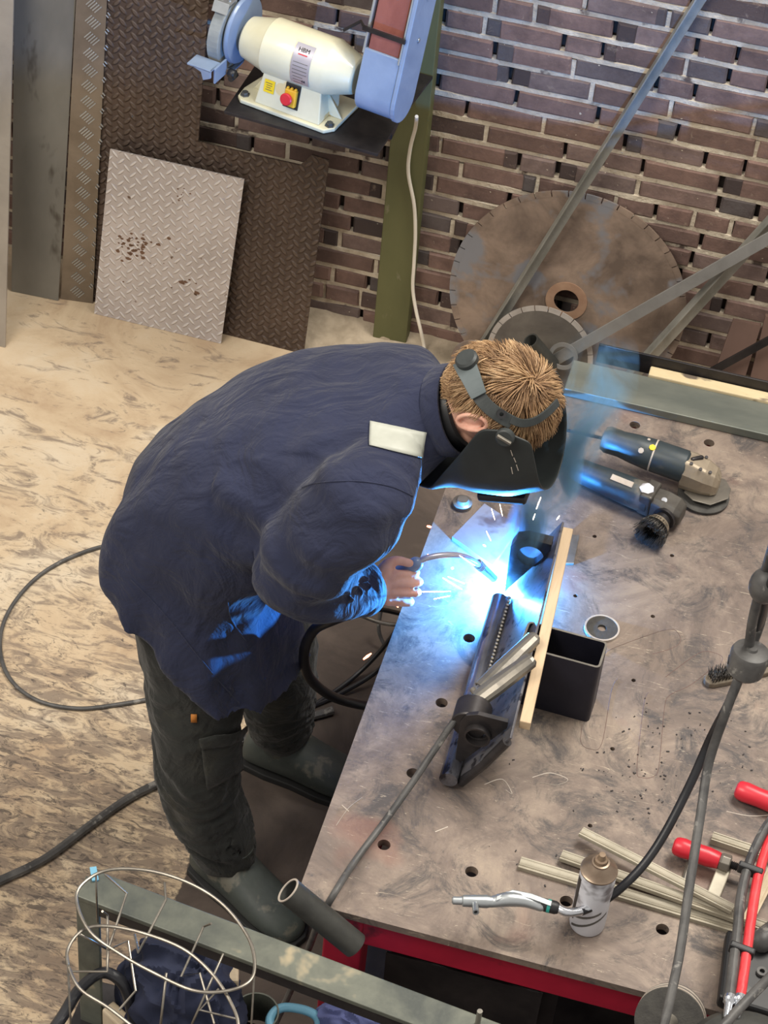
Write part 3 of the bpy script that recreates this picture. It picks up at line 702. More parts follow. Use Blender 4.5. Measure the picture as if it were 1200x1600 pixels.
me = evalmesh(top); top.modifiers.clear(); top.data = me; bpy.data.objects.remove(ho); me.polygons.foreach_set('use_smooth', [False]*len(me.polygons)); me.update()
fr = MB()
zf = TH-.018
for (a, c_) in (((TX0+.06, TY0+.035), (TX1-.02, TY0+.035)), ((TX0+.06, TY1-.008), (TX1-.02, TY1-.008))):
    fr.box(((a[0]+c_[0])/2, a[1], zf-.04), (c_[0]-a[0], .05, .08))
for x in (TX0+.085, TX1-.045): fr.box((x, (TY0+TY1)/2, zf-.04), (.05, TY1-TY0-.1, .08))
fr.box(((TX0+TX1)/2, TY0+.035, .16), (TX1-TX0-.1, .045, .05)); fr.box(((TX0+TX1)/2, TY1-.06, .16), (TX1-TX0-.1, .045, .05))
fr.build('frame', M['red_paint'], table, bev=.003)
for (x, y) in ((TX0+.095, TY0+.045), (TX0+.095, TY1-.07), (TX1-.06, TY0+.045), (TX1-.06, TY1-.07)):
    MB().box((x, y, zf/2), (.075, .075, zf)).build('leg', M['red_paint'], table, bev=.004)
MB().box(((TX0+TX1)/2, (TY0+TY1)/2, .20), (TX1-TX0-.12, TY1-TY0-.12, .008)).build('lower_shelf', M['dark_steel'], table)
# outlines drawn on the top
def mark(pxs, closed=False, r=.0009, name='drawn_outline', m='mark'):
    P = [PZ(x, y, TH) for x, y in pxs]; P = cr(P, 6, closed)
    MB().tube(P, r, 4, closed=closed, prof=[(-r, 0), (0, -r*.3), (r, 0), (0, r*.3)]).build(name, M[m], table)
mark([(944, 1023), (960, 1012), (1040, 984), (1060, 990), (1062, 1005), (1045, 1015), (1020, 1022)])
mark([(965, 1060), (955, 1080), (940, 1162), (922, 1170), (908, 1160), (910, 1132)])
mark([(1013, 1082), (1006, 1100), (995, 1200), (1003, 1215), (1022, 1213), (1030, 1195), (1038, 1110), (1046, 1087), (1080, 1070), (1115, 1042)])
mark([(1125, 1038), (1128, 1026), (1105, 1018), (1085, 1025), (1040, 1058)])
for q in ([(525, 1290), (545, 1262), (566, 1246)], [(545, 1268), (534, 1258)], [(832, 1215), (860, 1208), (887, 1218), (870, 1226), (840, 1222)], [(757, 1226), (785, 1218), (800, 1240), (790, 1234)], [(680, 1300), (700, 1292)], [(1135, 1268), (1170, 1275), (1200, 1274)]): mark(q, r=.0012, name='chalk_scratch', m='disc_edge')
# steel section lying along the back of the table
Yb = PZ(1000, 646, TH).y; x0, x1 = PZ(880, 618, TH).x, .75
L = x1-x0
t = thing('steel_channel', 'grey-green steel channel with flaking cream paint lying along the back of the table', 'beam', (x0, Yb, TH))
MB().box((x0+L/2, Yb+.055, TH+.012), (L, .11, .022)).build('flange', M['chan'], t, bev=.002)
MB().box((x0+L/2+.09, Yb+.125, TH+.016), (L-.18, .034, .03)).build('painted_edge', M['cream_flake'], t, bev=.003)
MB().box((x0+L/2+.03, Yb+.147, TH+.03), (L-.04, .006, .055)).build('web', M['dark_steel'], t, bev=.001)
MB().box((x0+L/2+.03, (Yb+.147+TY1)/2, TH-.03), (L-.2, .05, .05)).build('rest', M['dark_steel'], t)

# ------------------------------------------------------------------ the piece being welded
wp = thing('welded_trough', 'steel trough with triangular end gussets being welded, lying along the table', 'workpiece', PZ(705, 1226, TH))
N0 = PZ(704, 1222, TH+.012); F0_ = PZ(789, 924, TH+.012); ax = (F0_-N0).normalized(); LW = (F0_-N0).length
e = Vector((ax.y, -ax.x, 0)).normalized()      # to the right, across
zz = Vector((0, 0, 1))
FE = F0_+ax*.17
def W(a, b, h): return N0+ax*a+e*b+zz*h
# bottom tube, the far end runs on past the arc
MB().tube([W(-.01, -.004, .017), W(LW-.042, -.004, .017)], .0185, 24).build('edge_tube', M['tube'], wp)
# inclined inner plate
WB, HB = .125, .175
_t0, _t1 = PZ(806, 1116, TH+HB-.004), PZ(874, 836, TH+HB-.004)
def WBa(a): k = (_t1-_t0); p = _t0+k*((a-(_t0-N0).dot(ax))/k.dot(ax)); return (p-N0).dot(e)
P = [W(.0, .012, .008), W(LW+.07, .012, .008), W(LW+.07, WBa(LW+.07), HB-.004), W(0, WBa(0), HB-.004)]
pn = (P[1]-P[0]).cross(P[3]-P[0]).normalized(); pn = pn if pn.z < 0 else -pn
MB().prism(P, pn*.005).build('inner_plate', M['plate_in'], wp, bev=.001)
MB().tube([W(.002, .02, .004), W(.002, .02+(WBa(0)-.02)*.5, .075), W(.002, WBa(0)-.004, .155)], .010, 12).build('corner_bead', M['work'], wp)
def gusset(a, th, hole, nm):
    WB = WBa(a)
    tri = [(.0, .01), (WB-.010, HB-.016), (WB-.010, HB+.002), (.03, HB+.004), (.008, HB-.006), (-.002, HB-.03)]
    # outline resampled, hole cut as a bridge of quads
    out = []
    m = len(tri); hx, hz, hr = hole
    per = 48; dense = []
    for i in range(m):
        A, B = Vector(tri[i]), Vector(tri[(i+1) % m]); k = 12
        for j in range(k): dense.append(A.lerp(B, j/k))
    n = len(dense)
    hp = []
    for q in dense:
        d = (q-Vector((hx, hz))).normalized(); hp.append(Vector((hx, hz))+d*hr)
    b = MB(); vs = []
    for off in (0, th):
        vs += [W(a+off, q.x, q.y) for q in dense]; vs += [W(a+off, q.x, q.y) for q in hp]
    fs = []
    for k in range(n):
        j = (k+1) % n
        fs += [(k, j, n+j, n+k), (2*n+k, 3*n+k, 3*n+j, 2*n+j), (k, 2*n+k, 2*n+j, j), (n+k, n+j, 3*n+j, 3*n+k)]
    b.add(vs, fs); b.build(nm, M['work'], wp, bev=.0008)
gusset(.03, .010, (.034, .13, .021), 'end_gusset')
gusset(LW-.012, .026, (.042, .130, .028), 'end_gusset')
b = MB(); b.ring(W(.018, .036, .126), ax, .022, .026, .02, 32, True); b.build('short_sleeve', M['work'], wp)
MB().lathe(W(.035, .016, .135), ax, [(0, .034), (.003, .036), (.05, .036), (.052, .034)], 32).build('end_boss', M['work'], wp)
# a bead of fresh weld at the corner
b = MB()
for i in range(26):
    b.ell(W(LW-.30+i*.0105, .013, .022), (.006, .005, .004), n=8, m=6)
b.build('weld_bead', M['clampst'], wp)
# lath lying against the top edge
A_, B_ = PZ(820, 1128, TH+HB), PZ(887, 824, TH+HB)
b = MB(); b.prism([A_-e*.010-zz*.022, A_+e*.012-zz*.022, A_+e*.012, A_-e*.010], B_-A_)
setp(b.build('wooden_lath', M['wood'], bev=.002), 'raw wooden lath lying on the upper edge of the steel trough', 'lath')
# box section standing upright
cA = PZ(921, 1128, TH); cA.z = TH
bw_, bd_, bh_ = .165, .075, .165
bm0 = Matrix.Translation(cA) @ Rz(radians(-2))
t = thing('box_section', 'black rectangular steel tube standing upright behind the trough', 'steel tube', cA+Vector((-.07, .035, 0)))
def rrect(w_, d_, r, n=5):
    P = []
    for (cx, cy, a0) in ((w_/2-r, d_/2-r, 0), (-w_/2+r, d_/2-r, 90), (-w_/2+r, -d_/2+r, 180), (w_/2-r, -d_/2+r, 270)):
        for k in range(n+1): a = radians(a0+90*k/n); P.append((cx+cos(a)*r, cy+sin(a)*r))
    return P
bm0 = Matrix.Translation(cA+Vector((-bw_/2, bd_/2, 0))) @ Rz(radians(-2))
o_, i_ = rrect(bw_, bd_, .010), rrect(bw_-.009, bd_-.009, .006)
b = MB(bm0); n = len(o_); vs = [(x, y, 0) for x, y in o_]+[(x, y, bh_) for x, y in o_]+[(x, y, bh_) for x, y in i_]+[(x, y, 0) for x, y in i_]
b.add(vs, [(q*n+k, q*n+(k+1) % n, ((q+1) % 4)*n+(k+1) % n, ((q+1) % 4)*n+k) for q in (0, 2, 3) for k in range(n)])
b.build('tube_wall', M['black_steel'], t)
MB(bm0).add(vs, [(n+k, n+(k+1) % n, 2*n+(k+1) % n, 2*n+k) for k in range(n)]).build('sawn_edge', M['clampst'], t)
# square plate behind the arc, small plate right of the lath
def flatplate(px, h0, th, m, name, label, cat):
    q = [PZ(x, y, h0) for x, y in px]; return setp(MB().prism(q, (0, 0, -th)).build(name, m, bev=.001), label, cat)
flatplate([(706, 838), (757, 786), (812, 822), (770, 884)], TH+.012, .012, M['pale_plate'], 'square_plate', 'square steel plate lying diagonally behind the welding arc', 'metal plate')
flatplate([(884, 834), (906, 836), (897, 880), (876, 880)], TH+.006, .006, M['clampst'], 'small_plate', 'small steel offcut with an orange burn lying right of the lath', 'metal plate')
c = PZ(722, 790, TH)
b = MB(); b.lathe(c, (0, 0, 1), [(0, .022), (.012, .022), (.014, .016), (.02, .012), (.02, 0)], 24); setp(b.build('round_weight', M['clampst']), 'round steel knob on the table under the welder’s mask'.replace('’', "'"), 'knob')
# grinding disc lying flat
c = PZ(940, 984, TH); t = thing('grinding_disc', 'worn grinding disc with pale rim lying flat behind the black box tube', 'disc', c)
MB().ring(c, (0, 0, 1), .009, .0335, .006, 48).build('disc', M['cutter'], t, bev=.0008)
MB().ring(c, (0, 0, 1), .0335, .0375, .007, 48).build('rim', M['disc_edge'], t)

# ------------------------------------------------------------------ ground clamp on the near gusset
gc = thing('ground_clamp', 'steel earth clamp with two long handles gripping the near end of the trough', 'clamp', W(0, .03, .12))
def jaw(p0, p1, w0, w1, up, nm):
    d = (p1-p0).normalized(); s = d.cross(up).normalized(); h = s.cross(d).normalized()
    if h.z < 0: h = -h
    rings = []
    for k, (tt_, ww, hh) in enumerate(((0, w0, .009), (.35, w0*1.05, .011), (.7, w1, .011), (.95, w1*.95, .009), (1, w1*.6, .006))):
        c = p0.lerp(p1, tt_); rg = []
        for (a_, b_) in ((-1, -.9), (-1, .1), (-.75, .7), (-.2, 1), (.2, 1), (.75, .7), (1, .1), (1, -.9), (.85, -.9), (.8, 0), (0, .72), (-.8, 0), (-.85, -.9)): rg.append(c+s*(ww/2*a_)+h*(hh*b_))
        rings.append(rg)
    return MB().loft(rings, smooth=False).build(nm, M['clampst'], gc, bev=.0012)
j1 = jaw(PZ(745, 1092, TH+.165), PZ(833, 1027, TH+.225), .036, .034, zz, 'handle')
j2 = jaw(PZ(752, 1075, TH+.158), PZ(838, 992, TH+.20), .034, .032, zz, 'handle')
b = MB(); pc = PZ(750, 1090, TH+.165); b.tube([pc+Vector((-.02, .02, -.004)), pc+Vector((.02, -.02, -.004))], .006, 12); b.build('pivot_pin', M['clampst'], gc)
b = MB(); b.tube(cr([PZ(752, 1085, TH+.16), PZ(735, 1098, TH+.155), PZ(728, 1112, TH+.14), PZ(735, 1130, TH+.12)], 4), .009, 10); b.build('jaw', M['clampst'], gc)
b = MB(); b.lathe(PZ(712, 1124, TH+.15), (PZ(745, 1094, TH+.165)-PZ(712, 1124, TH+.15)), [(0, .0085), (.05, .010), (.055, .006)], 12); b.build('cable_lug', M['clampst'], gc)
cp = [PZ(742, 1096, TH+.163), PZ(712, 1124, TH+.15), PZ(680, 1170, TH+.10), PZ(645, 1222, TH+.06), PZ(600, 1285, TH+.03), PZ(555, 1345, TH+.02), PZ(520, 1400, TH+.03), PZ(498, 1440, TH-.06), PZ(485, 1475, TH-.2), PZ(462, 1530, .5), PZ(430, 1600, .3), PZ(400, 1660, .1)]
setp(MB().tube(cr(cp, 8), .0068, 12).build('earth_cable', M['rubber']), 'grey earth cable running from the clamp over the table corner to the floor', 'cable')
# ------------------------------------------------------------------ tools on the table
def tool_frame(px0, px1, h):     # origin at px1, x axis from px0 to px1, on the plane z = h
    a, b_ = PZ(*px0, h), PZ(*px1, h); return frameM(b_, b_-a, (0, 0, 1))
# rear angle grinder: disc flat on the table
FM = tool_frame((932, 722), (1096, 772), TH)
g = thing('angle_grinder', 'dark teal angle grinder with a yellow mark, its cutting disc lying flat on the table', 'angle grinder', FM.translation)
b = MB(FM); b.lathe((0, 0, .062), (-1, 0, .06), [(.045, .034), (.05, .0375), (.12, .037), (.124, .0355), (.128, .037), (.17, .034), (.2, .030), (.232, .031), (.243, .026), (.246, .012)], 28); b.build('motor_body', M['grind_body'], g)
b = MB(FM); b.lathe((0, 0, .062), (-1, 0, .06), [(.123, .0374), (.1265, .0374)], 28); b.build('seam', M['disc_edge'], g)
b = MB(FM)
rg = []
for x, wy, z0, z1 in ((-.052, .036, .022, .098), (-.03, .037, .022, .096), (.0, .036, .022, .088), (.022, .03, .022, .078), (.034, .02, .024, .062)):
    rg.append([(x, sy*wy*ky, z0+(z1-z0)*kz) for sy, ky, kz in ((-1, .8, 0), (-1, 1, .25), (-1, 1, .65), (-1, .6, 1), (1, .6, 1), (1, 1, .65), (1, 1, .25), (1, .8, 0))])
b.loft(rg, smooth=False); hd = b.build('gear_head', M['grind_head'], g, bev=.005, seg=3)
b = MB(FM); b.limb([(-.036, -.004, .0955), (-.02, .012, .0945)], [.0055, .0055], 12, 2); b.build('head_recess', M['dark_steel'], hd)
b = MB(FM)
for q in ((-.035, -.02, .097), (-.012, -.024, .092), (.010, -.018, .086), (-.01, .02, .092)): MB(FM).lathe(q, (0, -.25, 1), [(0, .004), (.002, .004)], 10).build('screw', M['dark_steel'], hd)
b = MB(FM)
b.prism([(-.03, .05, .020), (-.035, -.035, .020), (-.01, -.052, .020), (.03, -.050, .020), (.062, -.012, .020), (.060, .02, .020), (.04, .045, .020)], (0, 0, .003)); b.build('guard_plate', M['clampst'], g, bev=.001)
MB(FM).ring((0.006, -.010, .005), (0, 0, 1), .010, .0585, .0035, 48).build('cutting_disc', M['cutter'], g)
MB(FM).lathe((0, 0, 0.0), (0, 0, 1), [(0, .016), (.022, .016)], 20).build('spindle', M['mill'], g)
for q, c_, s_ in (((-.128, -.012, .099), 'yellow', .008), ((-.15, -.022, .092), 'disc_edge', .007), ((-.142, .004, .102), 'disc_edge', .004)):
    b = MB(FM); q = Vector(q); nn = Vector((0, q.y, q.z-.0695)).normalized(); b.lathe(Vector((q.x, nn.y*.0378, .0695+nn.z*.0378)), nn, [(0, s_), (.0012, s_*.9), (.0013, 0)], 7, smooth=False); b.build('paint_mark', M[c_], g)
b = MB(FM); b.limb([(-.02, .03, .06), (-.015, .045, .062)], [.009, .007], 10, 2); b.build('lock_button', M['grind_head'], g)
setp(MB().tube(cr([FM @ Vector((-.246, 0, .075)), FM @ Vector((-.32, .02, .05)), FM @ Vector((-.45, .06, .006)), FM @ Vector((-.6, .02, .006))], 6), .004, 8).build('power_cord', M['brubber'], g), None)
# front angle grinder on its side with a cup brush
FM = tool_frame((884, 748), (1042, 812), TH)
g = thing('angle_grinder', 'worn grey-green angle grinder lying on its side with a black cup wire brush', 'angle grinder', FM.translation)
b = MB(FM); b.lathe((0, 0, .036), (-1, .0, .02), [(.04, .030), (.046, .034), (.10, .0335), (.14, .032), (.18, .029), (.22, .027), (.235, .022), (.238, .01)], 28); bd = b.build('motor_body', M['grind_body'], g)
b = MB(FM); b.box((-.050, 0, .042), (.03, .064, .058)); b.build('collar', M['grind_head2'], g, bev=.006, seg=3)
b = MB(FM); rg = []
for x, w0, w1, hh in ((-.04, -.028, .03, .030), (-.01, -.034, .03, .031), (.018, -.034, .026, .028), (.034, -.028, .018, .018)):
    rg.append([(x, w1, .034-hh*.7), (x, w1, .034+hh*.7), (x, w1*.6, .034+hh), (x, w0*.6, .034+hh), (x, w0, .034+hh*.7), (x, w0, .034-hh*.7), (x, w0*.6, .034-hh), (x, w1*.6, .034-hh)])
b.loft(rg, smooth=False); b.build('gear_head', M['grind_head2'], g, bev=.004, seg=3)
sd = Vector((-.12, -1, 0)).normalized()
sc_ = Vector((.002, -.03, .034))
b = MB(FM); b.lathe(sc_, sd, [(0, .026), (.008, .026), (.009, .019), (.022, .019), (.022, .014), (.03, .014)], 24); b.build('spindle_flange', M['dark_steel'], g)
cup = MB(FM); cup.lathe(sc_, sd, [(.024, .012), (.028, .026), (.046, .033), (.046, .030), (.03, .022)], 32); cb = cup.build('brush_cup', M['grind_head'], g)
b = MB(FM); rnd = random.Random(2); sx_ = sd.orthogonal().normalized(); sy_ = sd.cross(sx_)
for i in range(520):
    a = rnd.uniform(0, 2*pi); r = .031*math.sqrt(rnd.uniform(.25, 1)); rad = sx_*cos(a)+sy_*sin(a)
    p0 = sc_+sd*.036+rad*r; p1 = sc_+sd*(.072+rnd.uniform(-.006, .004))+rad*(r*1.22+.001)+(sx_*rnd.uniform(-1, 1)+sy_*rnd.uniform(-1, 1))*.002
    p1.z = max(p1.z, .002); p0.z = max(p0.z, .003)
    b.tube([p0, p1], .0006, 3)
b.build('bristles', M['brush'], g)
b = MB(FM); b.box((-.115, -.012, .0705), (.052, .014, .0012), Matrix.Rotation(.35, 3, 'X')); pl = b.build('worn_name_strip', M['disc_edge'], g)
b = MB(FM); b.lathe((-.058, -.006, .0715), (0, -.1, 1), [(0, .017), (.001, .016), (.0012, 0)], 7, smooth=False); b.build('sticker', M['can'], g)
b = MB(FM); b.lathe((-.012, -.012, .062), (0, -.3, 1), [(0, .0065), (.004, .0065), (.0042, 0)], 16); b.build('screw', M['chrome'], g)
MB().tube(cr([FM @ Vector((-.236, 0, .04)), FM @ Vector((-.3, .01, .02)), FM @ Vector((-.37, .03, .007)), FM @ Vector((-.5, .0, .006))], 6), .004, 8).build('power_cord', M['brubber'], g)
# hand wire brush
FM = tool_frame((1088, 1072), (1212, 1046), TH)
w_ = thing('wire_brush', 'hand wire brush with grimy wooden back and steel bristles, behind the hanging cord', 'brush', FM.translation)
b = MB(FM); prof = [(-.165, .004), (-.16, .012), (-.15, .016), (-.08, .017), (-.04, .015), (0, .012), (.06, .012), (.10, .012)]
P = [(x, -y_, 0) for x, y_ in prof]+[(x, y_, 0) for x, y_ in prof[::-1]]; b.prism(P, (0, 0, .014)); b.build('brush_back', M['brushwood'], w_, bev=.003)
b = MB(FM); rnd = random.Random(4)
for ix in range(14):
    for iy in range(5):
        for k in range(7):
            x = -.152+ix*.0075; y = -.011+iy*.0055; p0 = Vector((x, y, .013)); p1 = p0+Vector((rnd.uniform(-.006, .006), rnd.uniform(-.006, .006), rnd.uniform(.018, .026))); b.tube([p0, p1], .0006, 3)
b.build('bristles', M['brush'], w_)
# loose red handle
def handle(pA, pB, r, m):
    d = (pB-pA).length; return [(0, r*.55), (.003, r*.8), (.008, r*.93), (.02, r), (d*.35, r*.93), (d*.75, r*.98), (d*.97, r*.85), (d, r*.8)]
cl = thing('screw_clamp', 'bright red clamp handle lying at the right edge above the other tools', 'clamp', PZ(1150, 1235, TH))
pA, pB = PZ(1150, 1232, TH+.021), PZ(1245, 1270, TH+.021)
MB().lathe(pA, pB-pA, handle(pA, pB, .0205, 0), 24).build('handle', M['redb'], cl)
MB().tube([pB, pB+(pB-pA)*.8], .008, 10).build('screw', M['clampst'], cl)
# F clamp with red handle
cl = thing('bar_clamp', 'bar clamp with a red wooden handle lying across the pale bars', 'clamp', PZ(1100, 1340, TH))
pA, pB = PZ(1052, 1320, TH+.034), PZ(1124, 1345, TH+.034)
MB().lathe(pA, pB-pA, handle(pA, pB, .0195, 0), 24).build('handle', M['redb'], cl)
d = (pB-pA).normalized()
b = MB(); b.lathe(pB, d, [(0, .015), (.005, .018), (.02, .018), (.022, .012)], 8, smooth=False); b.build('ferrule', M['clampst'], cl, bev=.001)
pr_ = [(.022, .008)]
for i in range(22): pr_ += [(.022+i*.0035, .0066), (.0237+i*.0035, .0086)]
b = MB(); b.lathe(pB, d, pr_+[(.15, .007)], 14); b.build('screw', M['dark_steel'], cl)
a_ = pB+d*.012; b_ = PZ(1106, 1424, TH+.008)
b = MB(); b.prism([a_+d*-.012-zz*.02, a_+d*.014-zz*.02, b_+d*.012-zz*.004, b_-d*.014-zz*.004], (0, 0, .012)); b.build('sliding_arm', M['bar'], cl, bev=.002)
def rail(pA, pB, w_, h, z0, lab, m='bar', cat='metal bar', nm='ribbed_bar', z1=None):
    A, B = PZ(*pA, TH+z0+h), PZ(*pB, TH+(z0 if z1 is None else z1)+h); t = (B-A).normalized(); s = t.cross(zz).normalized(); n_ = s.cross(t)
    pf = [(-1, -1), (1, -1), (1, .1), (.72, .1), (.72, 0), (.5, -.12), (.5, .1), (.2, 0), (0, -.1), (-.2, 0), (-.5, .1), (-.5, -.12), (-.72, 0), (-.72, .1), (-1, .1)]
    pts = [A+s*(x*w_/2)+n_*((y-.1)*h*.9) for x, y in pf]
    return setp(MB().prism(pts, B-A).build(nm, M[m], bev=.0006), lab, cat)
rail((812, 1346), (1152, 1448), .026, .010, 0, 'worn pale bar starting left of the spray can, lowest of the crossing bars')
rail((877, 1334), (1245, 1464), .022, .010, .008, 'long worn bar passing behind the spray can to the right edge', z1=.022)
rail((908, 1297), (1146, 1419), .020, .009, .022, 'worn pale bar lying on top of the others with its end nearest the two grinders’ side'.replace(' with its end nearest the two grinders’ side', ', upper one behind the spray can'), z1=.036)
rail((1113, 1305), (1230, 1344), .021, .016, .0, 'short bright ribbed bar behind the red clamp handle')
rail((1215, 1345), (1168, 1438), .022, .008, .036, 'brownish bar slanting at the right edge behind the red hose', m='dustw')
b = MB(); b.tube([PZ(1078, 1345, TH+.007), PZ(1068, 1382, TH+.007)], .006, 12); setp(b.build('steel_pin', M['clampst']), 'short steel pin lying between the bars under the red handle', 'pin')
# spray can
c = PZ(917, 1442, TH); sp_ = thing('spray_can', 'white spray can with a bare rusty top standing on the table', 'spray can', c)
MB().lathe(c, (0, 0, 1), [(0, .030), (.002, .0328), (.006, .0335), (.158, .0335), (.162, .032)], 40).build('can_body', M['can'], sp_)
b = MB(); b.lathe(c, (0, 0, 1), [(.160, .0325), (.163, .0345), (.166, .0345), (.168, .031), (.176, .026), (.184, .018), (.186, .0165), (.189, .0165), (.190, .013), (.187, .011)], 40); b.build('top_cone', M['can_top'], sp_)
MB().lathe(c, (0, 0, 1), [(.185, .0125), (.196, .0115), (.198, .008), (.204, .0065), (.210, .006), (.211, 0)], 20).build('nozzle', M['nozzle'], sp_)
vcan = MB(); vs = []
for i in range(5):
    a = radians(198+i*5)
    for h in (.03, .15): vs.append(c+Vector((cos(a)*.0339, sin(a)*.0339, h)))
vcan.add(vs, [(2*i, 2*i+2, 2*i+3, 2*i+1) for i in range(4)], True).build('dark_stripe', M['black'], sp_)
for (a0, h0, h1) in ((190, .03, .07), (215, .01, .06)):
    vs = []
    for i in range(12):
        a = radians(a0+i*11); h = h0+(h1-h0)*i/11
        for k in (0, .007): vs.append(c+Vector((cos(a)*.0338, sin(a)*.0338, h+k)))
    MB().add(vs, [(2*i, 2*i+2, 2*i+3, 2*i+1) for i in range(11)], True).build('grey_swoosh', M['mill'], sp_)
# blow gun on its hose, hanging just above the table
hz = TH+.085
bg_ = thing('blow_gun', 'bright metal air blow gun hanging on a black hose above the table', 'air gun', PZ(780, 1412, hz))
def PH(x, y, k=0): return PZ(x, y, hz+k)
d0 = PH(770, 1409)-PH(706, 1407)
MB().lathe(PH(706, 1407), d0, [(0, .005), (.002, .0075), (.018, .008), (.020, .011), (.064, .0125), (.07, .011), (.075, .011)], 20).build('nozzle', M['alum'], bg_)
b = MB(); b.lathe(PH(742, 1410, .002), Vector((.12, -.45, .15)), [(0, .006), (.03, .006), (.03, .0035), (.01, .0035)], 14); b.build('side_port', M['alum'], bg_)
b = MB(); b.limb([PH(770, 1409), PH(795, 1405, .004), PH(822, 1408, .002), PH(845, 1416)], [.011, .014, .012, .010], 14, 4); b.build('gun_body', M['alum'], bg_)
b = MB(); b.loft([[PH(x, y, .012+k) + Vector((0, dy, 0)) for dy, k in ((-.006, 0), (.006, 0), (.006, .003), (-.006, .003))] for x, y in ((775, 1404), (800, 1394), (830, 1400), (862, 1412))], smooth=False); b.build('trigger', M['alum'], bg_, bev=.001)
d1 = PH(875, 1420)-PH(843, 1412)
MB().lathe(PH(843, 1412), d1, [(0, .010), (.004, .0125), (.03, .0125), (.036, .010)], 18).build('coupling_sleeve', M['black'], bg_)
MB().lathe(PH(855, 1415), d1, [(0, .0129), (.006, .0129)], 18).build('teal_band', M['teal'], bg_)
b = MB(); b.tube(cr([PH(872, 1419), PH(885, 1425), PH(905, 1424), PH(920, 1418)], 5), .0085, 14); b.build('bent_fitting', M['chrome'], bg_)
hp = [PH(908, 1424), PH(935, 1412), PH(965, 1392, .02), PH(1005, 1352, .05), PH(1040, 1300, .09), PH(1080, 1222, .16), PH(1112, 1150, .25), PH(1145, 1085, .4), PH(1180, 990, .6), PH(1215, 880, .9), PH(1240, 780, 1.2)]
setp(MB().tube(cr(hp, 8), [.0085]*(8*(len(hp)-1)+1), 14).build('air_hose', M['brubber']), 'black air hose rising from the blow gun towards the upper right', 'hose')
# grey hanging cord with two knobs
CZ = 1.55
hp = [PZ(1032, 1625, CZ-.4), PZ(1060, 1500, CZ-.35), PZ(1078, 1380, CZ-.3), PZ(1095, 1270, CZ-.25), PZ(1108, 1190, CZ-.2), PZ(1135, 1110, CZ-.1), PZ(1152, 1065, CZ-.05), PZ(1168, 1020, CZ), PZ(1178, 960, CZ+.12), PZ(1200, 880, CZ+.25), PZ(1230, 780, CZ+.5)]
cd_ = thing('hanging_cord', 'dirty grey hanging cord with two round knobs at the right edge', 'cord', PZ(1168, 1030, CZ))
MB().tube(cr(hp, 8), .0085, 12).build('cord', M['rubber'], cd_)
hp = [PZ(1176, 1010, CZ), PZ(1190, 970, CZ+.06), PZ(1206, 900, CZ+.2), PZ(1235, 790, CZ+.45)]
MB().tube(cr(hp, 8), .007, 12).build('cord', M['rubber'], cd_)
kc = PZ(1170, 1030, CZ)
b = MB(); b.lathe(kc, Vector((.05, .12, 1)), [(-.036, .009), (-.035, .023), (-.026, .031), (.012, .034), (.019, .031), (.021, .027), (.0215, .010), (.026, .0085)], 36)
b.build('knob', M['rubber'], cd_)
b = MB(); b.ell(PZ(1196, 915, CZ+.2), (.027, .027, .034)); b.build('knob', M['rubber'], cd_)
for q in ((1149, 1039), (1196, 1041)):
    o_ = PZ(*q, CZ-.02); dd = (o_-kc); dd.z = 0; dd.normalize()
    b = MB(); b.lathe(kc+dd*.0315-zz*.010, dd, [(0, .0085), (.0020, .0085)], 14); b.build('screw_recess', M['black'], cd_)
# twin hose with fittings
hz2 = TH+.15
hoses = thing('twin_hose', 'black and red twin gas hose with bright end fittings, lower right', 'hose', PZ(1150, 1500, hz2))
h1 = [(1225, 1262), (1198, 1292), (1172, 1345), (1158, 1400), (1152, 1460), (1146, 1510), (1141, 1556)]
h2 = [(1240, 1270), (1205, 1310), (1186, 1365), (1176, 1420), (1169, 1470), (1163, 1515), (1157, 1556)]
MB().tube(cr([PZ(x, y, hz2) for x, y in h1], 6), .0095, 12).build('black_hose', M['rubber'], hoses)
MB().tube(cr([PZ(x, y, hz2) for x, y in h2], 6), .0095, 12).build('red_hose', M['red_hose'], hoses)
for q in ((1172, 1360), (1159, 1485)):
    c = PZ(*q, hz2); b = MB(); b.box(c, (.046, .013, .024), Rz(radians(-8)).to_3x3()); b.build('clip', M['black'], hoses, bev=.003)
for (x, y) in ((1141, 1556), (1157, 1556)):
    c = PZ(x, y, hz2); d = PZ(x-6, y+34, hz2)-c
    MB().lathe(c, d, [(0, .010), (.008, .011), (.012, .009), (.014, .011), (.018, .0075), (.045, .006), (.047, .004)], 16).build('end_fitting', M['chrome'], hoses)
hp = [PZ(1100, 1640, 1.15), PZ(1135, 1598, 1.15), PZ(1175, 1555, 1.15), PZ(1230, 1500, 1.18)]
setp(MB().tube(cr(hp, 6), .0085, 12).build('grey_cable', M['rubber']), 'grey cable crossing the hose fittings in the bottom right corner', 'cable')
# black case under the hoses
q = [PZ(1131, 1468, TH), PZ(1118, 1574, TH), PZ(1260, 1618, TH), PZ(1262, 1500, TH)]
q = [Vector((p.x, p.y, TH)) for p in q]
t = thing('tool_case', 'black tool case lying on the table in the lower right corner', 'case', sum(q, Vector())/4)
MB().prism(q, (0, 0, .035)).build('case_body', M['black'], t, bev=.006)
b = MB(); c = PZ(1190, 1520, TH+.036); b.ring(c, (0, 0, 1), .005, .010, .006, 20); b.lathe(c+Vector((-.02, -.05, 0)), (0, 0, 1), [(0, .009), (.01, .008), (.011, 0)], 8); b.build('latch', M['rubber'], t)
b = MB(); b.limb([PZ(1190, 1470, TH+.05), PZ(1225, 1445, TH+.05)], [.022, .022], 20, 4); setp(b.build('dark_cylinder', M['rubber']), 'dark round tool end at the right edge beside the red hose', 'tool')
c = PZ(1168, 1668, 1.0)
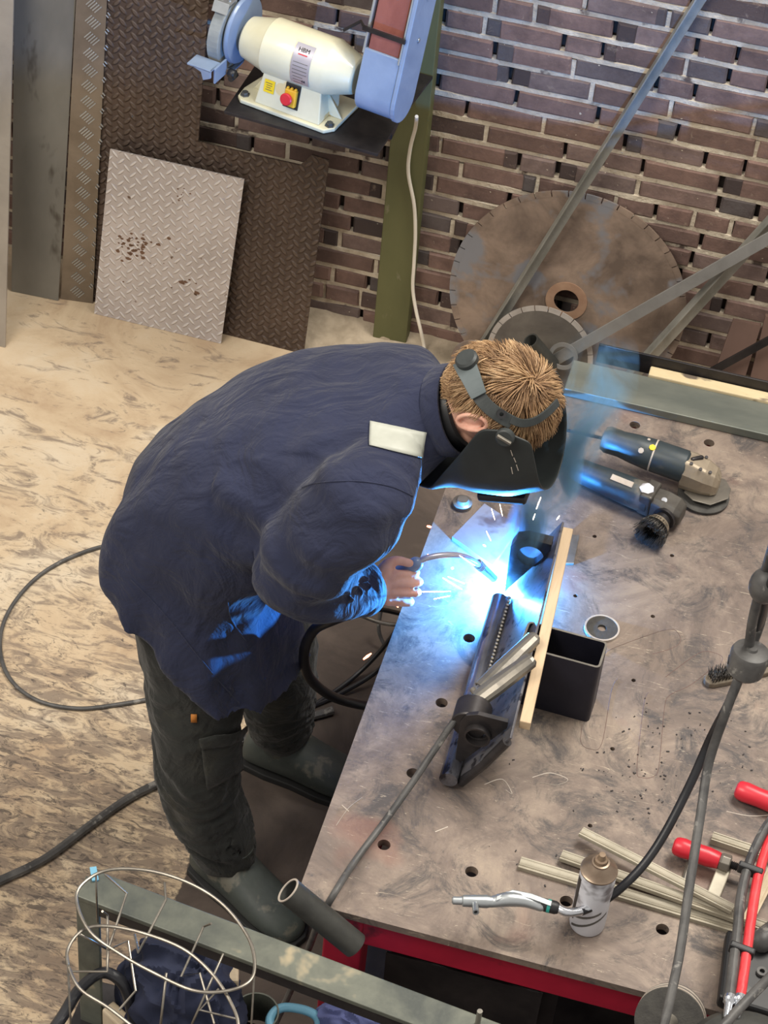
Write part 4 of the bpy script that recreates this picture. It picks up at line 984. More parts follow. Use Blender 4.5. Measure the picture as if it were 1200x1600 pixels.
rl = thing('lidded_stand', 'dark round lid on a post at the bottom right corner under the grey cable', 'stand', Vector((c.x, c.y, 0)))
b = MB(); b.lathe(c, (0, 0, 1), [(-.03, .112), (0, .115), (.02, .100), (.032, .07), (.036, .0)], 48); b.build('lid', M['pipe'], rl)
b = MB(); b.tube([c-zz*.03, Vector((c.x, c.y, 0.0))], .03, 16); b.build('post', M['pipe'], rl)
# stack of discs on a spindle, in front of the table edge
c = PZ(1046, 1596, .95); nd = Vector((-.12, -.80, .60)).normalized()
ds = thing('disc_stack', 'stack of three dark sanding discs on a spindle at the bottom edge', 'disc stack', Vector((c.x, c.y, .0)))
for k in range(3): MB().ring(c-nd*(.014*k), nd, .009, .062, .004, 48).build('sanding_disc', M['cutter'], ds)
for k in range(2): MB().ring(c-nd*(.014*k+.010), nd, .009, .0622, .007, 48).build('disc_edge', M['disc_edge'], ds)
MB().lathe(c, nd, [(0, .014), (.004, .016), (.012, .012), (.03, .009), (.034, .0)], 20).build('spindle_nut', M['clampst'], ds)
b = MB(); b.tube([c-nd*.036, Vector((c.x+.0, c.y-.01, .0))], .010, 10); b.build('stand_rod', M['dark_steel'], ds)
# specks of grinding waste
b = MB(); rnd = random.Random(9)
for i in range(130):
    cx, cy = rnd.choice(((960, 1220), (990, 1240), (1010, 1140), (1060, 1130), (1080, 1200), (1100, 1200), (960, 1200), (1150, 1150), (830, 1350), (700, 1150)))
    x = rnd.gauss(cx, 45); y = rnd.gauss(cy, 30)
    if not 700 < x < 1195: continue
    p = PZ(x, y, TH+.001); s_ = rnd.uniform(.0008, .0028)
    b.box(p, (s_*rnd.uniform(1, 2.5), s_, s_*.7), Matrix.Rotation(rnd.uniform(0, 3), 3, 'Z'))
b.build('metal_chips', M['dark_steel'])
setp(bpy.data.objects['metal_chips'], 'fine dark metal chips scattered over the table top', 'metal chips', kind='stuff')
# pipe holder at the table corner
yq = TY0-.034
A_, B_ = PY(450, 1391, yq-.01), PY(555, 1477, yq-.01)
t = thing('pipe_holder', 'short dark pipe fixed slanting to the table corner', 'pipe', B_)
MB().ring(A_, B_-A_, .0225, .0255, (B_-A_).length, 36, True).build('pipe', M['pipe'], t)
MB().ring(A_-(B_-A_).normalized()*.0005, B_-A_, .0222, .0258, .002, 36).build('bright_rim', M['disc_edge'], t)
# sheets stored on the lower shelf
for i, (px, Y, lab) in enumerate((([(603, 1488), (850, 1542)], TY0+.07, 'front dark steel sheet stored under the table'), ([(637, 1466), (880, 1522)], TY0+.115, 'second dark steel sheet stored under the table, behind the front one'), ([(612, 1480), (700, 1500)], TY0+.09, 'narrow steel strip between the stored sheets under the table'))):
    a, c = PY(*px[0], Y), PY(*px[1], Y); b_ = Vector((a.x+.01, Y+.0, .205)); d = Vector((c.x, Y, .205)); c.z = a.z
    plate('stored_sheet', [b_, d, c, a], .004, M['dark_steel'], lab, 'metal sheet')
# ------------------------------------------------------------------ hoses on the floor and beside the table
def hose(name, pts, r, m, label, cat='cable', n=8): return setp(MB().tube(cr(pts, 8), r, n).build(name, M[m]), label, cat)
hose('floor_cable', [PZ(x, y, .006) for x, y in ((230, 842), (145, 858), (70, 893), (20, 945), (0, 1000), (12, 1055), (55, 1093), (120, 1107), (190, 1100), (245, 1090), (320, 1075), (400, 1085))], .0055, 'rubber', 'thin grey cable looping over the concrete floor on the left')
hose('floor_hose', [PZ(x, y, .011) for x, y in ((-40, 1395), (0, 1376), (70, 1342), (140, 1290), (200, 1248), (255, 1220), (330, 1180), (420, 1140), (520, 1110))], .011, 'rubber', 'thick black hose lying slanting on the floor at lower left', 'hose')
hose('torch_hose', [PY(560, 955, 3.10), PY(522, 968, 3.08), PY(490, 985, 3.1), PY(475, 1020, 3.15), PY(482, 1056, 3.2), PY(510, 1083, 3.25), PY(545, 1097, 3.3), PY(590, 1104, 3.35), PY(640, 1100, 3.4)], .0115, 'brubber', 'thick black torch hose hanging in a bend beside the table', 'hose', 14)
hose('loose_cable', [PZ(x, y, z_) for x, y, z_ in ((700, 800, .5), (684, 850, .45), (662, 900, .4), (640, 950, .3), (600, 1010, .1), (548, 1062, .01), (480, 1108, .008), (440, 1130, .008))], .006, 'brubber', 'black cable hanging down the table side, nearest the edge')
hose('loose_cable', [PZ(x, y, z_) for x, y, z_ in ((560, 948, .5), (610, 955, .45), (635, 968, .35), (620, 1010, .2), (585, 1052, .05), (520, 1090, .008), (460, 1115, .008))], .006, 'brubber', 'black cable bending under the welder’s cuff towards the floor'.replace('’', "'"))
hose('pale_cable', [PZ(x, y, z_) for x, y, z_ in ((560, 960, .3), (592, 972, .3), (625, 976, .3), (655, 968, .3))], .005, 'wire', 'short pale cable between the black ones beside the table')
hose('grey_cable', [PZ(x, y, z_) for x, y, z_ in ((596, 950, .1), (592, 985, .05), (605, 1015, .01), (625, 1040, .008))], .005, 'rubber', 'grey cable standing up behind the black loops beside the table')
# ------------------------------------------------------------------ stand in the foreground
BZ = 1.0
a0, a1 = PZ(146, 1358, BZ), PZ(790, 1602, BZ); b0, b1 = PZ(117, 1399, BZ), PZ(650, 1602, BZ)
ext = (a1-a0)*.5
q = [b0, b0+(b1-b0)*1.9, a1+ext*.6, a0]
st = thing('steel_stand', 'dirty grey-green steel stand with broad top beam across the bottom of the photo', 'stand', Vector((b0.x, b0.y, 0)))
MB().prism(q, (0, 0, -.012)).build('top_beam', M['beam'], st, bev=.002)
s_ = (b1-b0).normalized()
MB().prism([b0+Vector((0, .004, -.012)), b0+s_*1.2+Vector((0, .004, -.012)), b0+s_*1.2+Vector((0, .012, -.012)), b0+Vector((0, .012, -.012))], (0, 0, -.03)).build('beam_flange', M['dark_steel'], st)
lp = PZ(137, 1420, BZ-.012)
MB().prism([b0+Vector((0, .002, -.012)), b0+s_*.046+Vector((0, .002, -.012)), b0+s_*.046+Vector((0, .012, -.012)), b0+Vector((0.0, .012, -.012))], (0, 0, -BZ+.013)).build('leg', M['beam'], st, bev=.002)
MB().prism([b0+Vector((0, .008, -.012)), b0+Vector((.006, .008, -.012)), b0+Vector((.006, .055, -.012)), b0+Vector((0.0, .055, -.012))], (0, 0, -BZ+.013)).build('leg', M['beam'], st, bev=.002)
e1_ = b0+s_*1.15
MB().box((e1_.x, e1_.y+.03, BZ/2-.01), (.045, .045, BZ-.022)).build('leg', M['beam'], st, bev=.002)
SZ = .60
sa, sb = PZ(215, 1592, SZ), PZ(560, 1600, SZ)
sl = sa.x-.12; sr = b0.x+1.15; sy_ = (sa.y+sb.y)/2
MB().box(((sl+sr)/2, sy_-.2, SZ-.006), (sr-sl, .4, .012)).build('tray', M['dark_steel'], st, bev=.002)
MB().box((a0.x+.006, a0.y-.012, BZ+.003), (.012, .03, .004), Rz(.5).to_3x3()).build('blue_tape', M['cyan'], st)
hose('hose_end', [PZ(60, 1640, .8), PZ(95, 1592, .8), PZ(125, 1545, .8), PZ(160, 1520, .8), PZ(190, 1535, .78), PZ(205, 1575, .72), PZ(210, 1620, .65)], .011, 'brubber', 'black hose arching behind the stand leg at bottom left', 'hose', 12)
# wire basket rings on the stand
wr = thing('wire_rack', 'open rack of bent zinc wires and rings on the end of the stand', 'wire rack', b0+s_*.05)
WZ = BZ+.14
def wire(px, z0, closed=False, nm='wire', r=.0024, curve=True):
    P = [PZ(p[0], p[1], z0 if len(p) < 3 else p[2]) for p in px]
    MB().tube(cr(P, 6, closed) if curve else P, r, 8, closed=closed).build(nm, M['wire'], wr)
wire([(119, 1402), (140, 1372), (180, 1358), (240, 1362), (300, 1382), (350, 1415), (388, 1465), (398, 1508), (388, 1535), (350, 1549), (300, 1547), (240, 1520), (190, 1492), (140, 1455)], WZ, True, 'ring', .003)
wire([(106, 1505), (108, 1478), (130, 1453), (165, 1447), (220, 1457), (285, 1482), (330, 1520), (360, 1565), (372, 1605), (350, 1640), (290, 1650), (230, 1620), (170, 1575), (125, 1545)], WZ-.01, True, 'ring', .003)
Z1, Z2 = WZ, BZ+.02
for px in ([(164, 1366), (198, 1396), (169, 1484), (168, 1518), (108, 1518)], [(257, 1378), (259, 1406), (228, 1466), (216, 1488), (210, 1460)], [(330, 1443), (318, 1448), (283, 1526), (312, 1520), (335, 1600)], [(169, 1484), (200, 1470), (212, 1548), (186, 1578)], [(125, 1460), (169, 1484)], [(260, 1520), (250, 1610)], [(349, 1490), (300, 1600)], [(342, 1545), (312, 1578), (370, 1592), (372, 1610)], [(160, 1424), (168, 1430), (168, 1518)]):
    n = len(px); wire([(x, y, Z1+(Z2-Z1)*i/(n-1)*.6) for i, (x, y) in enumerate(px)], 0, False, 'wire', .0022, False)
for (x, y) in ((398, 1508), (150, 1366), (106, 1505)):
    p = PZ(x, y, WZ); MB().tube([p, Vector((p.x, p.y+.0, SZ if y > 1500 else BZ))], .002, 6).build('wire', M['wire'], wr)
p = PZ(748, 1590, BZ+.02); setp(MB().tube([Vector((p.x, p.y, BZ)), Vector((p.x, p.y, BZ+.04))], .005, 12).build('pin', M['clampst']), 'small bright pin standing on the stand beam at the bottom', 'pin')
# cloth, block and handles in the tray
def cloth_blob(c, r, seed, name, m, label, cat, fold=1.0):
    mb = MB(); mb.ell((0, 0, 0), (1, 1, 1), n=96, m=60); vs = []
    for v in mb.v:
        n1 = noise.noise(Vector((v.x*1.6+seed, v.y*1.6, v.z*1.6)), noise_basis='PERLIN_ORIGINAL')
        n2 = 1-abs(noise.noise(Vector((v.x*2.3+n1*2, v.y*2.3+seed, v.z*2.3))))*2
        k = 1+.25*n1+.16*fold*n2; z = max(v.z*k, -.75)
        vs.append(Vector((c[0]+v.x*k*r[0], c[1]+v.y*k*r[1], c[2]+z*r[2])))
    mb.v = vs; return setp(mb.build(name, m), label, cat)
M['cloth'] = mat('navy_cloth', (22, 27, 48), (34, 40, 64), .85, 0, 8, bstr=.15)
M['cloth2'] = mat('violet_cloth', (70, 76, 118), (86, 94, 138), .85, 0, 8, bstr=.15)
c = PZ(283, 1560, SZ+.09); cloth_blob((c.x, c.y, SZ+.105), (.105, .085, .14), 2, 'crumpled_cloth', M['cloth'], 'crumpled navy blue cloth lying in the tray behind the wires', 'cloth')
c = PZ(545, 1625, SZ+.03); cloth_blob((c.x, c.y, SZ+.055), (.06, .05, .07), 7, 'blue_rag', M['cloth2'], 'small violet-blue rag beside the cyan handle at the bottom', 'cloth')
c = PZ(352, 1530, SZ+.16); b = MB(); b.box((c.x, c.y, SZ+.09), (.05, .035, .18), Rz(.3).to_3x3()); setp(b.build('wood_block', M['dustw'], bev=.006), 'pale wooden block standing behind the navy cloth', 'block')
c = PZ(185, 1590, SZ+.05); b = MB(); b.box((c.x, c.y-.01, SZ+.04), (.05, .03, .08), Rz(-.5).to_3x3()); setp(b.build('brick_offcut', M['dustw'], bev=.004), 'pale wooden offcut between the stand leg and the navy cloth', 'block')
c = PZ(400, 1590, SZ+.07); b = MB(); b.ring(Vector((c.x, c.y, SZ)), (0, 0, 1), .040, .043, .09, 40); setp(b.build('grey_cup', M['beam']), 'dark open tin standing right of the navy cloth', 'tin')
b = MB(); cy = [PZ(x, y, SZ+.08) for x, y in ((422, 1600), (428, 1582), (445, 1574), (475, 1578), (494, 1588), (498, 1604), (480, 1625), (440, 1622))]
b.tube(cr(cy, 5, True), .009, 12, closed=True); b.tube([cy[6], Vector((cy[6].x, cy[6].y, SZ))], .008, 10); setp(b.build('cyan_handle', M['cyan']), 'light blue plastic handle sticking up at the bottom edge', 'handle')
# ------------------------------------------------------------------ the welder
def cloth_mat(name, c1, c2, dust, w=.5):
    m, nt, b, o = base_mat(name)
    n1 = noise_n(nt, o, 4, 5, .6); c = ramp(nt, n1, [(.35, S(c1)), (.65, S(c2))])
    n2 = noise_n(nt, o, 7, 6, .7, .6); c = mixc(nt, c, S(dust), ramp(nt, n2, [(.55, (0, 0, 0)), (.75, (w, w, w))]))
    nt.links.new(c, b.inputs['Base Color']); b.inputs['Roughness'].default_value = .9
    b.inputs['Sheen Weight'].default_value = .1; b.inputs['Sheen Roughness'].default_value = .5
    wv = noise_n(nt, o, 500, 2, .5); n3 = noise_n(nt, o, 16, 6, .6, .8)
    a = N(nt, 'ShaderNodeMath', operation='MULTIPLY_ADD'); nt.links.new(wv, a.inputs[0]); a.inputs[1].default_value = .05; nt.links.new(n3, a.inputs[2])
    mp = N(nt, 'ShaderNodeMapping'); mp.inputs['Scale'].default_value = (1, 1.6, .8); mp.inputs['Rotation'].default_value = (.4, .6, 0); nt.links.new(o, mp.inputs[0])
    a2 = N(nt, 'ShaderNodeMath', operation='MULTIPLY_ADD'); nt.links.new(noise_n(nt, mp.outputs[0], 7, 3, .5, 1.6), a2.inputs[0]); a2.inputs[1].default_value = 2.2; nt.links.new(a.outputs[0], a2.inputs[2])
    bump(nt, b, a2.outputs[0], .7, .011); return m
M['jacket'] = cloth_mat('navy_drill', (24, 29, 53), (31, 37, 64), (52, 54, 72), .45)
M['trouser'] = cloth_mat('grey_green_work_cloth', (28, 30, 29), (40, 42, 39), (72, 68, 50), .5)
M['boot'] = mat('boot_leather', (52, 58, 56), (74, 80, 76), .55, 0, 9, bstr=.2, c3=(104, 102, 92), s3=14, f3=.6)
M['sole'] = mat('boot_sole', (26, 26, 26), (38, 38, 38), .7)
M['reflect'] = mat('reflective_tape', (160, 162, 152), (178, 180, 170), .5, 0, 10, bstr=.1)
def skin_mat():
    m, nt, b, o = base_mat('skin'); n1 = noise_n(nt, o, 22, 4, .6)
    c = ramp(nt, n1, [(.35, S((214, 156, 134))), (.6, S((230, 180, 158)))])
    nt.links.new(c, b.inputs['Base Color']); b.inputs['Roughness'].default_value = .5
    b.inputs['Subsurface Weight'].default_value = .15; b.inputs['Subsurface Scale'].default_value = .01; b.inputs['Subsurface Radius'].default_value = (1, .3, .2)
    bump(nt, b, noise_n(nt, o, 160, 4, .6), .2, .001); return m
M['skin'] = skin_mat()
def hair_mat():
    m, nt, b, o = base_mat('hair'); at = N(nt, 'ShaderNodeAttribute'); at.attribute_name = 'tone'
    c = ramp(nt, at.outputs['Fac'], [(0, S((84, 62, 44))), (.35, S((138, 106, 76))), (.7, S((182, 148, 110))), (1, S((214, 184, 144)))])
    nt.links.new(c, b.inputs['Base Color']); b.inputs['Roughness'].default_value = .45; b.inputs['Specular IOR Level'].default_value = .4; return m
M['hair'] = hair_mat()
M['mask'] = mat('matt_black_shell', (32, 36, 36), (44, 48, 48), .5, 0, 6, bstr=.08, c3=(78, 76, 68), s3=10, f3=.66)
M['strap'] = mat('strap_plastic', (38, 42, 42), (54, 58, 58), .5, 0, 14, bstr=.1)
M['pad'] = mat('grey_pad', (74, 84, 86), (90, 98, 100), .6, 0, 10, bstr=.1)

H = Vector((-.432, 3.20, 1.50)); hx_ = Vector((.955, -.06, .26)).normalized(); fx_ = Vector((.26, .02, -.96)); fx_ = (fx_-hx_*fx_.dot(hx_)).normalized()
rx_ = fx_.cross(hx_).normalized()          # towards the wearer's right (to the viewer)
if rx_.y > 0: rx_ = -rx_
def HP(h, f, r): return H+hx_*h+fx_*f+rx_*r
HM = Matrix((hx_, fx_, rx_)).transposed()
HIP = Vector((-1.0, 3.17, .94)); NECK = Vector((-.55, 3.21, 1.41))
person = thing('person', 'person in navy work jacket and black welding mask bending over the table, welding', 'person', (-.88, 3.2, 0))

# ---- body: one continuous surface
b = MB()
b.limb([HIP+Vector((0, 0, -.02)), (-.94, 3.18, 1.06), (-.82, 3.2, 1.2), (-.68, 3.21, 1.31), (-.60, 3.21, 1.36)], [.14, .125, .12, .10, .07], 24)
b.limb([(-.63, 3.05, 1.31), (-.64, 3.21, 1.33), (-.63, 3.37, 1.31)], [.055, .07, .055], 16)
b.limb([(-.62, 3.21, 1.34), HP(-.13, .015, 0), HP(-.06, .01, 0)], [.062, .058, .06], 20)
b.ell(HP(.012, -.012, 0), (.108, .098, .077), HM, 32, 20)
b.ell(HP(-.055, .045, 0), (.062, .056, .056), HM, 24, 14)
b.ell(HP(-.095, .075, 0), (.022, .024, .026), HM, 16, 10)
b.limb([HP(.012, .082, 0), HP(-.022, .104, 0), HP(-.03, .098, 0)], [.009, .014, .013], 12)
b.ell(HP(.02, .082, 0), (.012, .01, .05), HM, 16, 8)
for sg in (-1, 1):
    b.ell(HP(0, .074, sg*.032), (.013, .013, .015), HM, 14, 8)
    b.ell(HP(-.012, -.022, sg*.073), (.024, .014, .010), HM, 18, 10)
    er = [HP(-.012+.031*cos(a_)-.004*sin(a_), -.024+.019*sin(a_), sg*(.086+.004*cos(a_))) for a_ in [2*pi*k/18 for k in range(18)]]
    b.tube(er, .0052, 10, closed=True)
b.limb([HP(-.062, .088, -.02), HP(-.062, .094, 0), HP(-.062, .088, .02)], [.006, .009, .006], 10)
def hand(Wr, mcp, pip, dip, tip, thumb, fore):
    b.limb([fore, Wr], [.034, .027], 14)
    ctr = sum(mcp, Vector())/4
    for i, m_ in enumerate(mcp):
        b.limb([Wr.lerp(m_, .15), Wr.lerp(m_, .6), m_], [.016, .0128, .0098], 10, 3)
        b.limb([m_, pip[i], dip[i], tip[i]], [.0096, .0086, .0078, .0066], 10, 3)
    b.limb(thumb, [.017, .013, .0105, .009], 10, 3)
# right hand round the torch handle
cu = PY(574, 921, 3.115); wr_ = PY(590, 918, 3.13)
mcp = [PY(619, 897, 3.160), PY(618, 911, 3.148), PY(613, 926, 3.137), PY(606, 940, 3.127)]
pip = [PY(648, 896, 3.186), PY(653, 911, 3.176), PY(650, 927, 3.166), PY(639, 942, 3.156)]
dip = [p+Vector((-.004, .022, -.014)) for p in pip]; tip = [p+Vector((-.020, .010, -.006)) for p in dip]
hand(wr_, mcp, pip, dip, tip, [PY(594, 900, 3.145), PY(606, 882, 3.165), PY(621, 876, 3.18), PY(640, 880, 3.185)], cu)
# left hand resting on the left thigh
wl = Vector((-.90, 3.41, .83)); k0 = Vector((-.95, 3.40, .76))
ml = [k0+Vector((.0, -.033+.022*i, -.004*i)) for i in range(4)]
pl_ = [p+Vector((-.012, .0, -.043)) for p in ml]; dl = [p+Vector((.004, .0, -.025)) for p in pl_]; tl = [p+Vector((.006, 0, -.02)) for p in dl]
hand(wl, ml, pl_, dl, tl, [wl+Vector((-.01, -.03, -.02)), wl+Vector((-.02, -.05, -.05)), wl+Vector((-.03, -.055, -.075)), wl+Vector((-.035, -.055, -.1))], wl+Vector((.03, .01, .05)))
EL = Vector((-.80, 2.99, 1.06))
b.limb([(-.63, 3.05, 1.33), (-.70, 3.0, 1.2), PY(465, 900, 2.99)], [.06, .05, .043], 14); b.limb([PY(465, 900, 2.99), PY(530, 925, 3.06), cu], [.043, .042, .034], 14)
b.limb([(-.63, 3.37, 1.33), (-.68, 3.46, 1.2), (-.75, 3.48, 1.06)], [.06, .05, .043], 14); b.limb([(-.75, 3.48, 1.06), (-.86, 3.44, .9), wl+Vector((.03, .01, .05))], [.043, .04, .034], 14)
RK, RA = Vector((-.958, 3.03, .50)), Vector((-.888, 3.03, .11)); LK, LA = Vector((-.875, 3.35, .50)), Vector((-.858, 3.405, .12))
b.limb([HIP+Vector((0, -.08, 0)), RK.lerp(HIP+Vector((0, -.08, 0)), .5), RK, RK.lerp(RA, .35), RA], [.10, .08, .058, .055, .04], 16)
b.limb([HIP+Vector((0, .08, 0)), LK.lerp(HIP+Vector((0, .08, 0)), .5), LK, LK.lerp(LA, .35), LA], [.10, .08, .058, .055, .04], 16)
RT, LT = Vector((-.73, 2.955, .045)), Vector((-.66, 3.38, .045))
b.limb([RA, RA.lerp(RT, .4)+Vector((0, 0, -.03)), RA.lerp(RT, .85)+Vector((0, 0, -.01))], [.036, .03, .022], 14); b.limb([LA, LA.lerp(LT, .4)+Vector((0, 0, -.03)), LA.lerp(LT, .85)+Vector((0, 0, -.01))], [.036, .03, .022], 14)
bme = remesh(b, .0033, 3)
body = link('body', bme, M['skin'], person); bbvh = bvh_of(bme)
# ear details belong to the skin
# ---- jacket
def ring_pts(c, e1, e2, a, bb, bf, n=56, p=2.4, fn=None):
    e1 = Vector(e1).normalized(); e2 = Vector(e2); e2 = (e2-e1*e2.dot(e1)).normalized(); out = []
    for k in range(n):
        t = 2*pi*k/n; cx, sy = cos(t), sin(t)
        x = abs(cx)**(2/p)*(1 if cx > 0 else -1)*a; y = abs(sy)**(2/p)*(1 if sy > 0 else -1)*(bb if sy > 0 else bf)
        q = 1+(fn(t) if fn else 0); out.append(Vector(c)+e1*x*q+e2*y*q)
    return out
KR = [((-.99, 3.155, .82), (.0, 1, -.03), (-.78, 0, .63), .250, .235, .285, 2.6),
      ((-.995, 3.165, .915), (.0, 1, -.03), (-.79, 0, .61), .235, .228, .25, 2.5),
      ((-.965, 3.18, 1.03), (0, 1, 0), (-.76, 0, .65), .225, .215, .20, 2.4),
      ((-.885, 3.20, 1.15), (0, 1, 0), (-.62, 0, .78), .235, .195, .17, 2.4),
      ((-.78, 3.21, 1.255), (0, 1, 0), (-.48, 0, .87), .245, .170, .16, 2.5),
      ((-.665, 3.215, 1.325), (0, 1, 0), (-.33, 0, .94), .240, .135, .14, 2.6),
      ((-.595, 3.22, 1.385), (0, 1, 0), (-.34, 0, .94), .195, .110, .115, 2.3),
      ((-.55, 3.215, 1.42), (0, 1, 0), (-.42, 0, .91), .125, .094, .088, 2.1),
      ((-.52, 3.21, 1.445), (0, 1, 0), (-.5, 0, .87), .098, .084, .078, 2.0)]
def lerpk(i, t):
    A, B = KR[i], KR[i+1]; out = []
    for x, y in zip(A, B):
        out.append(tuple(p+(q-p)*t for p, q in zip(x, y)) if isinstance(x, tuple) else x+(y-x)*t)
    return out
rings = []
NS = 7
for i in range(len(KR)-1):
    for k in range(NS):
        t = k/NS; c, e1, e2, a, bb, bf, p = lerpk(i, t)
        # smooth the centre line and sizes with a spline
        g = lambda j, idx: Vector(KR[max(0, min(len(KR)-1, j))][idx])
        q0, q1, q2, q3 = g(i-1, 0), g(i, 0), g(i+1, 0), g(i+2, 0)
        c = .5*((2*q1)+(q2-q0)*t+(2*q0-5*q1+4*q2-q3)*t*t+(3*q1-q0-3*q2+q3)*t**3)
        s_ = i*NS+k; fl = max(0, 1-s_/20)
        rings.append(ring_pts(c, e1, e2, a, bb, bf, 72, p, lambda t, fl=fl: fl*(.055*cos(5*t+1.2)+.03*cos(9*t+.4)+.02*cos(14*t))))
rings.append(ring_pts(KR[-1][0], KR[-1][1], KR[-1][2], KR[-1][3], KR[-1][4], KR[-1][5], 72, KR[-1][6]))
jb = MB(); jb.loft(rings)
jb.limb([PY(600, 735, 3.05), PY(566, 775, 2.995), PY(528, 818, 2.965), PY(482, 868, 2.95), PY(470, 893, 2.955)], [.075, .100, .106, .096, .088], 28)
jb.limb([PY(470, 896, 2.955), PY(502, 912, 2.985), PY(540, 918, 3.045), PY(572, 920, 3.10)], [.082, .080, .066, .050], 28)
jb.limb([(-.62, 3.36, 1.32), (-.67, 3.44, 1.22), (-.74, 3.47, 1.07), (-.82, 3.45, .96), (-.88, 3.42, .88)], [.09, .095, .08, .07, .055], 20)
AX1 = (PY(482, 868, 2.96)-PY(600, 735, 3.05)).normalized(); AO = PY(600, 735, 3.05)
def jdisp(co, n):
    d = 0
    v = Vector((co.x*5, co.y*5, co.z*5)); w_ = noise.noise(v*.6)*1.2
    # drag folds: soft ones over the back, gathers that deepen towards the hem
    w_ = noise.noise(Vector((co.x*4, co.y*4, co.z*4)))
    low = min(1, max(0, (1.34-co.z)/.4))
    ph = co.y*44+(co.x*3-co.z*5)+w_*5
    am = .5+.8*noise.noise(Vector((co.x*3+7, co.y*3, co.z*3)))
    arm = 1 if (co-AO).dot(AX1) > .02 and co.y < 3.04 and co.x > -.93 and co.z > .93 else 0
    if not arm: d += .013*low*am*sin(ph)
    d += .012*noise.noise(Vector((co.x*5+co.z*4, co.y*8, co.z*6-co.x*4)))*(.4+.6*low)
    d += .010*noise.noise(Vector((co.x*13, co.y*11, co.z*12)))
    # slack folds across the sleeve, strongest inside the elbow and at the armpit
    al = (co-AO).dot(AX1)
    if arm: d += (.45+am*.7)*(.003+.007*math.exp(-((al-.24)/.09)**2)+.006*math.exp(-((al-.06)/.05)**2))*sin(al*75+(co.y+co.x)*16+w_*4)
    # cuff creases
    e = (co-PY(552, 920, 3.07)).length
    if e < .12: d += .0038*sin((co-PY(470, 896, 2.96)).length*170+noise.noise(co*22)*3)*(1-e/.12)
    return n*d
jme = remesh(jb, .0075, 14, jdisp)
jk = link('jacket', jme, M['jacket'], person); sq_ = jk.modifiers.new('sm', 'SMOOTH'); sq_.iterations = 2; sb_ = jk.modifiers.new('sub', 'SUBSURF'); sb_.levels = 1; sb_.render_levels = 1
jbvh = bvh_of(jme)
def patch(bvh, quad, nu, nv, off, name, m, parent, th=.0015):
    # quad of pixels laid on the real surface
    (ax_, ay), (bx, by), (cx, cy), (dx, dy) = quad; vs = []
    for j in range(nv+1):
        for i in range(nu+1):
            u, v = i/nu, j/nv
            x = (ax_*(1-u)+bx*u)*(1-v)+(dx*(1-u)+cx*u)*v; y = (ay*(1-u)+by*u)*(1-v)+(dy*(1-u)+cy*u)*v
            p = hit(bvh, x, y, off)
            vs.append(p if p else vs[-1])
    n = nu+1; b = MB(); b.add(vs, [(j*n+i, j*n+i+1, (j+1)*n+i+1, (j+1)*n+i) for j in range(nv) for i in range(nu)], True)
    o = b.build(name, m, parent); s = o.modifiers.new('s', 'SOLIDIFY'); s.thickness = th; s.offset = 0; return o
def surf_line(bvh, pxs, off, r, name, m, parent, sub=6, wid=None):
    P = [p for p in (hit(bvh, x, y, off) for x, y in [(v.x, v.y) for v in cr([Vector((a, b_, 0)) for a, b_ in pxs], sub)]) if p]
    if len(P) > 2: return MB().tube(P, r, 6).build(name, m, parent)
patch(jbvh, [(579, 659), (666, 676), (658, 716), (577, 697)], 20, 6, .003, 'reflective_strip', M['reflect'], jk)
for ln in ([(472, 762), (500, 754), (560, 752), (610, 760), (645, 775)], [(205, 905), (260, 962), (330, 1050), (388, 1115)], [(356, 940), (362, 968), (384, 1000)]): surf_line(jbvh, ln, .0005, .0016, 'seam', M['jacket'], jk)
# collar standing round the neck
cr_ = []
for k, (h_, a, bb, bf) in enumerate(((0, .094, .085, .08), (.018, .098, .09, .085), (.04, .096, .088, .088), (.04, .091, .083, .083), (.0, .088, .078, .075))):
    cdir = Vector((.80, -.05, .50)).normalized(); c = Vector((-.53, 3.208, 1.44))+cdir*h_
    cr_.append(ring_pts(c, (0, 1, 0), (-.5, 0, .86), a, bb, bf, 48, 2.0))
MB().loft(cr_, True, False).build('collar', M['jacket'], jk)
# inner shirt collar, dark
cr_ = []
for k, (h_, a) in enumerate(((0, .080), (.036, .074), (.04, .068), (.0, .066))):
    c = Vector((-.518, 3.207, 1.447))+Vector((.82, -.05, .48)).normalized()*h_
    cr_.append(ring_pts(c, (0, 1, 0), (-.5, 0, .86), a, a, a, 40, 2.0))
MB().loft(cr_, True, False).build('undershirt', M['black'], person)
# ---- trousers
tb = MB()
tb.limb([HIP+Vector((0, -.06, .03)), HIP+Vector((0, .06, .03))], [.135, .135], 24)
tb.limb([HIP+Vector((.0, -.085, .0)), (-.972, 3.06, .72), RK+Vector((.0, 0, .0)), RK.lerp(RA, .5)+Vector((-.015, 0, 0)), RA+Vector((.01, 0, .03))], [.135, .112, .095, .084, .066], 24)
tb.limb([HIP+Vector((.01, .085, .0)), (-.95, 3.28, .72), LK, LK.lerp(LA, .5), LA+Vector((-.0, 0, .03))], [.135, .112, .095, .084, .066], 24)
def tdisp(co, n):
    q = Vector((co.x*9, co.y*9, co.z*15+noise.noise(co*7)*1.5)); r = 1-abs(noise.noise(q))*2.4
    k = .006+.008*max(0, 1-abs(co.z-.22)/.2)
    return n*(k*max(r, -.4)+.004*noise.noise(co*14))
tme = remesh(tb, .007, 4, tdisp); tr_ = link('trousers', tme, M['trouser'], person); tbvh = bvh_of(tme)
patch(tbvh, [(312, 1152), (382, 1140), (384, 1196), (322, 1230)], 12, 10, .009, 'knee_pocket', M['trouser'], tr_, .004)
patch(tbvh, [(310, 1148), (383, 1136), (383, 1153), (314, 1166)], 12, 3, .013, 'pocket_flap', M['trouser'], tr_, .003)
